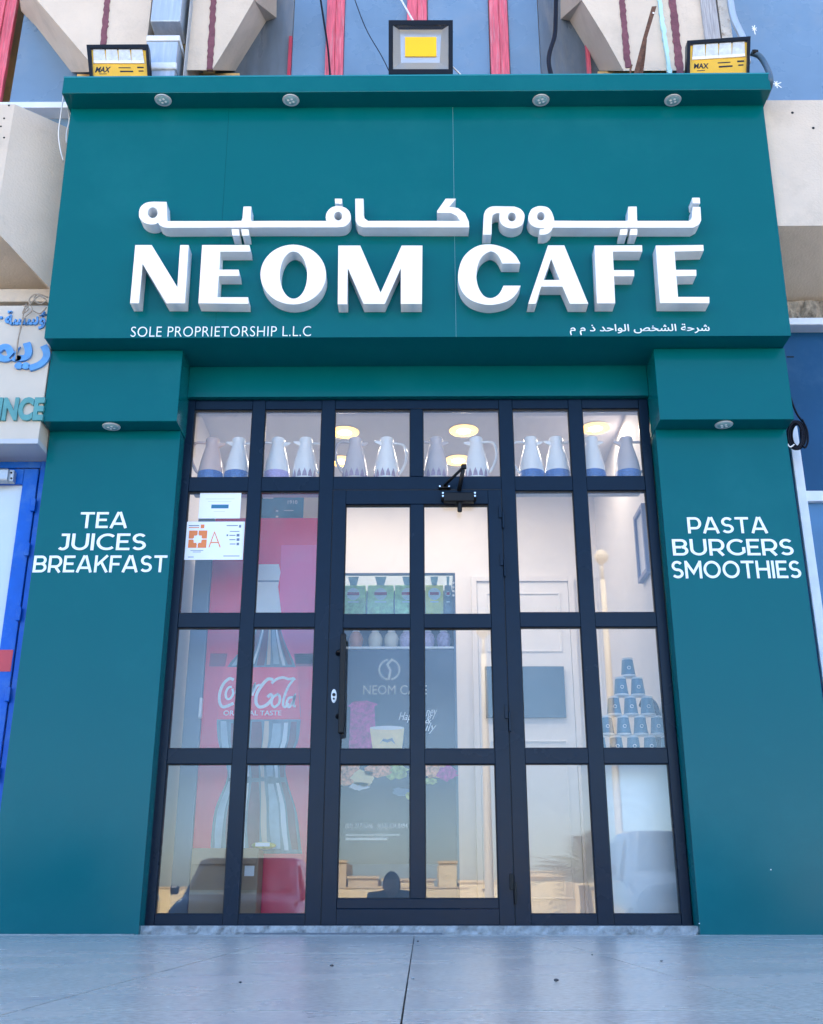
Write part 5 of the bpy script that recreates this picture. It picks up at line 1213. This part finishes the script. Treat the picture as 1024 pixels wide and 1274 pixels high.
# head with face
bm = bmesh.new(); bmesh.ops.create_uvsphere(bm, u_segments=24, v_segments=18, radius=1)
for v in bm.verts:
    x, y, z = v.co; w_ = .078 * (1 - .18 * max(0, -z)); v.co = Vector((x * w_, y * .098 + (.012 if z < -.2 else 0), z * .118))
    if abs(x) < .25 and y > .8 and -.35 < z < .12: v.co.y += .018
    v.co += B + Vector((0, .0, 1.035))
head = bm_obj('head', bm, SKINM, per, smooth=True)
for s_ in (-1, 1):
    bm = bmesh.new(); bmesh.ops.create_uvsphere(bm, u_segments=10, v_segments=8, radius=.011); 
    for v in bm.verts: v.co += B + Vector((s_ * .030, .088, 1.045))
    bm_obj('eye', bm, BLACK, head, smooth=True)
    bm = bmesh.new(); bmesh.ops.create_uvsphere(bm, u_segments=10, v_segments=8, radius=1)
    for v in bm.verts: v.co = Vector((v.co.x * .010, v.co.y * .020, v.co.z * .030)) + B + Vector((s_ * .080, .0, 1.03))
    bm_obj('ear', bm, SKINM, head, smooth=True)
box('mouth', B.x - .022, B.x + .022, B.y + .088, B.y + .094, B.z + .968, B.z + .974, mat('lips', (.25, .08, .07)), head, bev=.002)
bm = bmesh.new(); bmesh.ops.create_uvsphere(bm, u_segments=24, v_segments=16, radius=1)
for v in list(bm.verts):
    if v.co.z < -.25 and v.co.y > -.2 or (v.co.y > .45 and v.co.z < .35): bm.verts.remove(v)
for v in bm.verts: v.co = Vector((v.co.x * .088, v.co.y * .108, v.co.z * .122)) + B + Vector((0, -.008, 1.045 + random.uniform(-.003, .003)))
bm_obj('hair', bm, HAIR, per, smooth=True, normals=False)
# hands holding the phone just behind the lens
def hand(wx, wy, wz, tx, sgn, name='hand'):
    vs2 = [(wx, wy, wz), (wx - sgn * .01, wy + .05, wz + .02), (wx - sgn * .015, wy + .085, wz + .03)]; ed2 = [(0, 1), (1, 2)]; ra2 = [.026, .034, .034]
    for k in range(4):
        b0 = (wx + sgn * .012, wy + .07 + .0, wz + .055 - k * .019); ln = (.062, .070, .066, .052)[k]
        i0 = len(vs2); vs2 += [b0, (b0[0] - sgn * ln * .35, b0[1] + .028, b0[2] + .004), (b0[0] - sgn * ln, b0[1] + .030, b0[2] + .002)]; ed2 += [(2, i0), (i0, i0 + 1), (i0 + 1, i0 + 2)]; ra2 += [.0095, .009, .0075]
    i0 = len(vs2); vs2 += [(wx - sgn * .035, wy + .05, wz + .045), (wx - sgn * .055, wy + .062, wz + .068)]; ed2 += [(1, i0), (i0, i0 + 1)]; ra2 += [.012, .009]
    return skin_mesh(name, vs2, ed2, ra2, SKINM, per, 2)
hand(*(vs_[8]), 0, 1); hand(*(vs_[11]), 0, -1)
ph = thing('mobile_phone', 'black mobile phone held in both hands behind the camera position', 'phone', (0.02, -5.05, .02))
box('phone_case', -.06 + .02, .02 + .02, -5.065, -5.056, -.02, .14, BLACK, ph, bev=.004)
box('phone_screen', -.056 + .02, .016 + .02, -5.0668, -5.0655, -.015, .135, mat('phone_glass', (.02, .02, .025), rough=.1), ph)
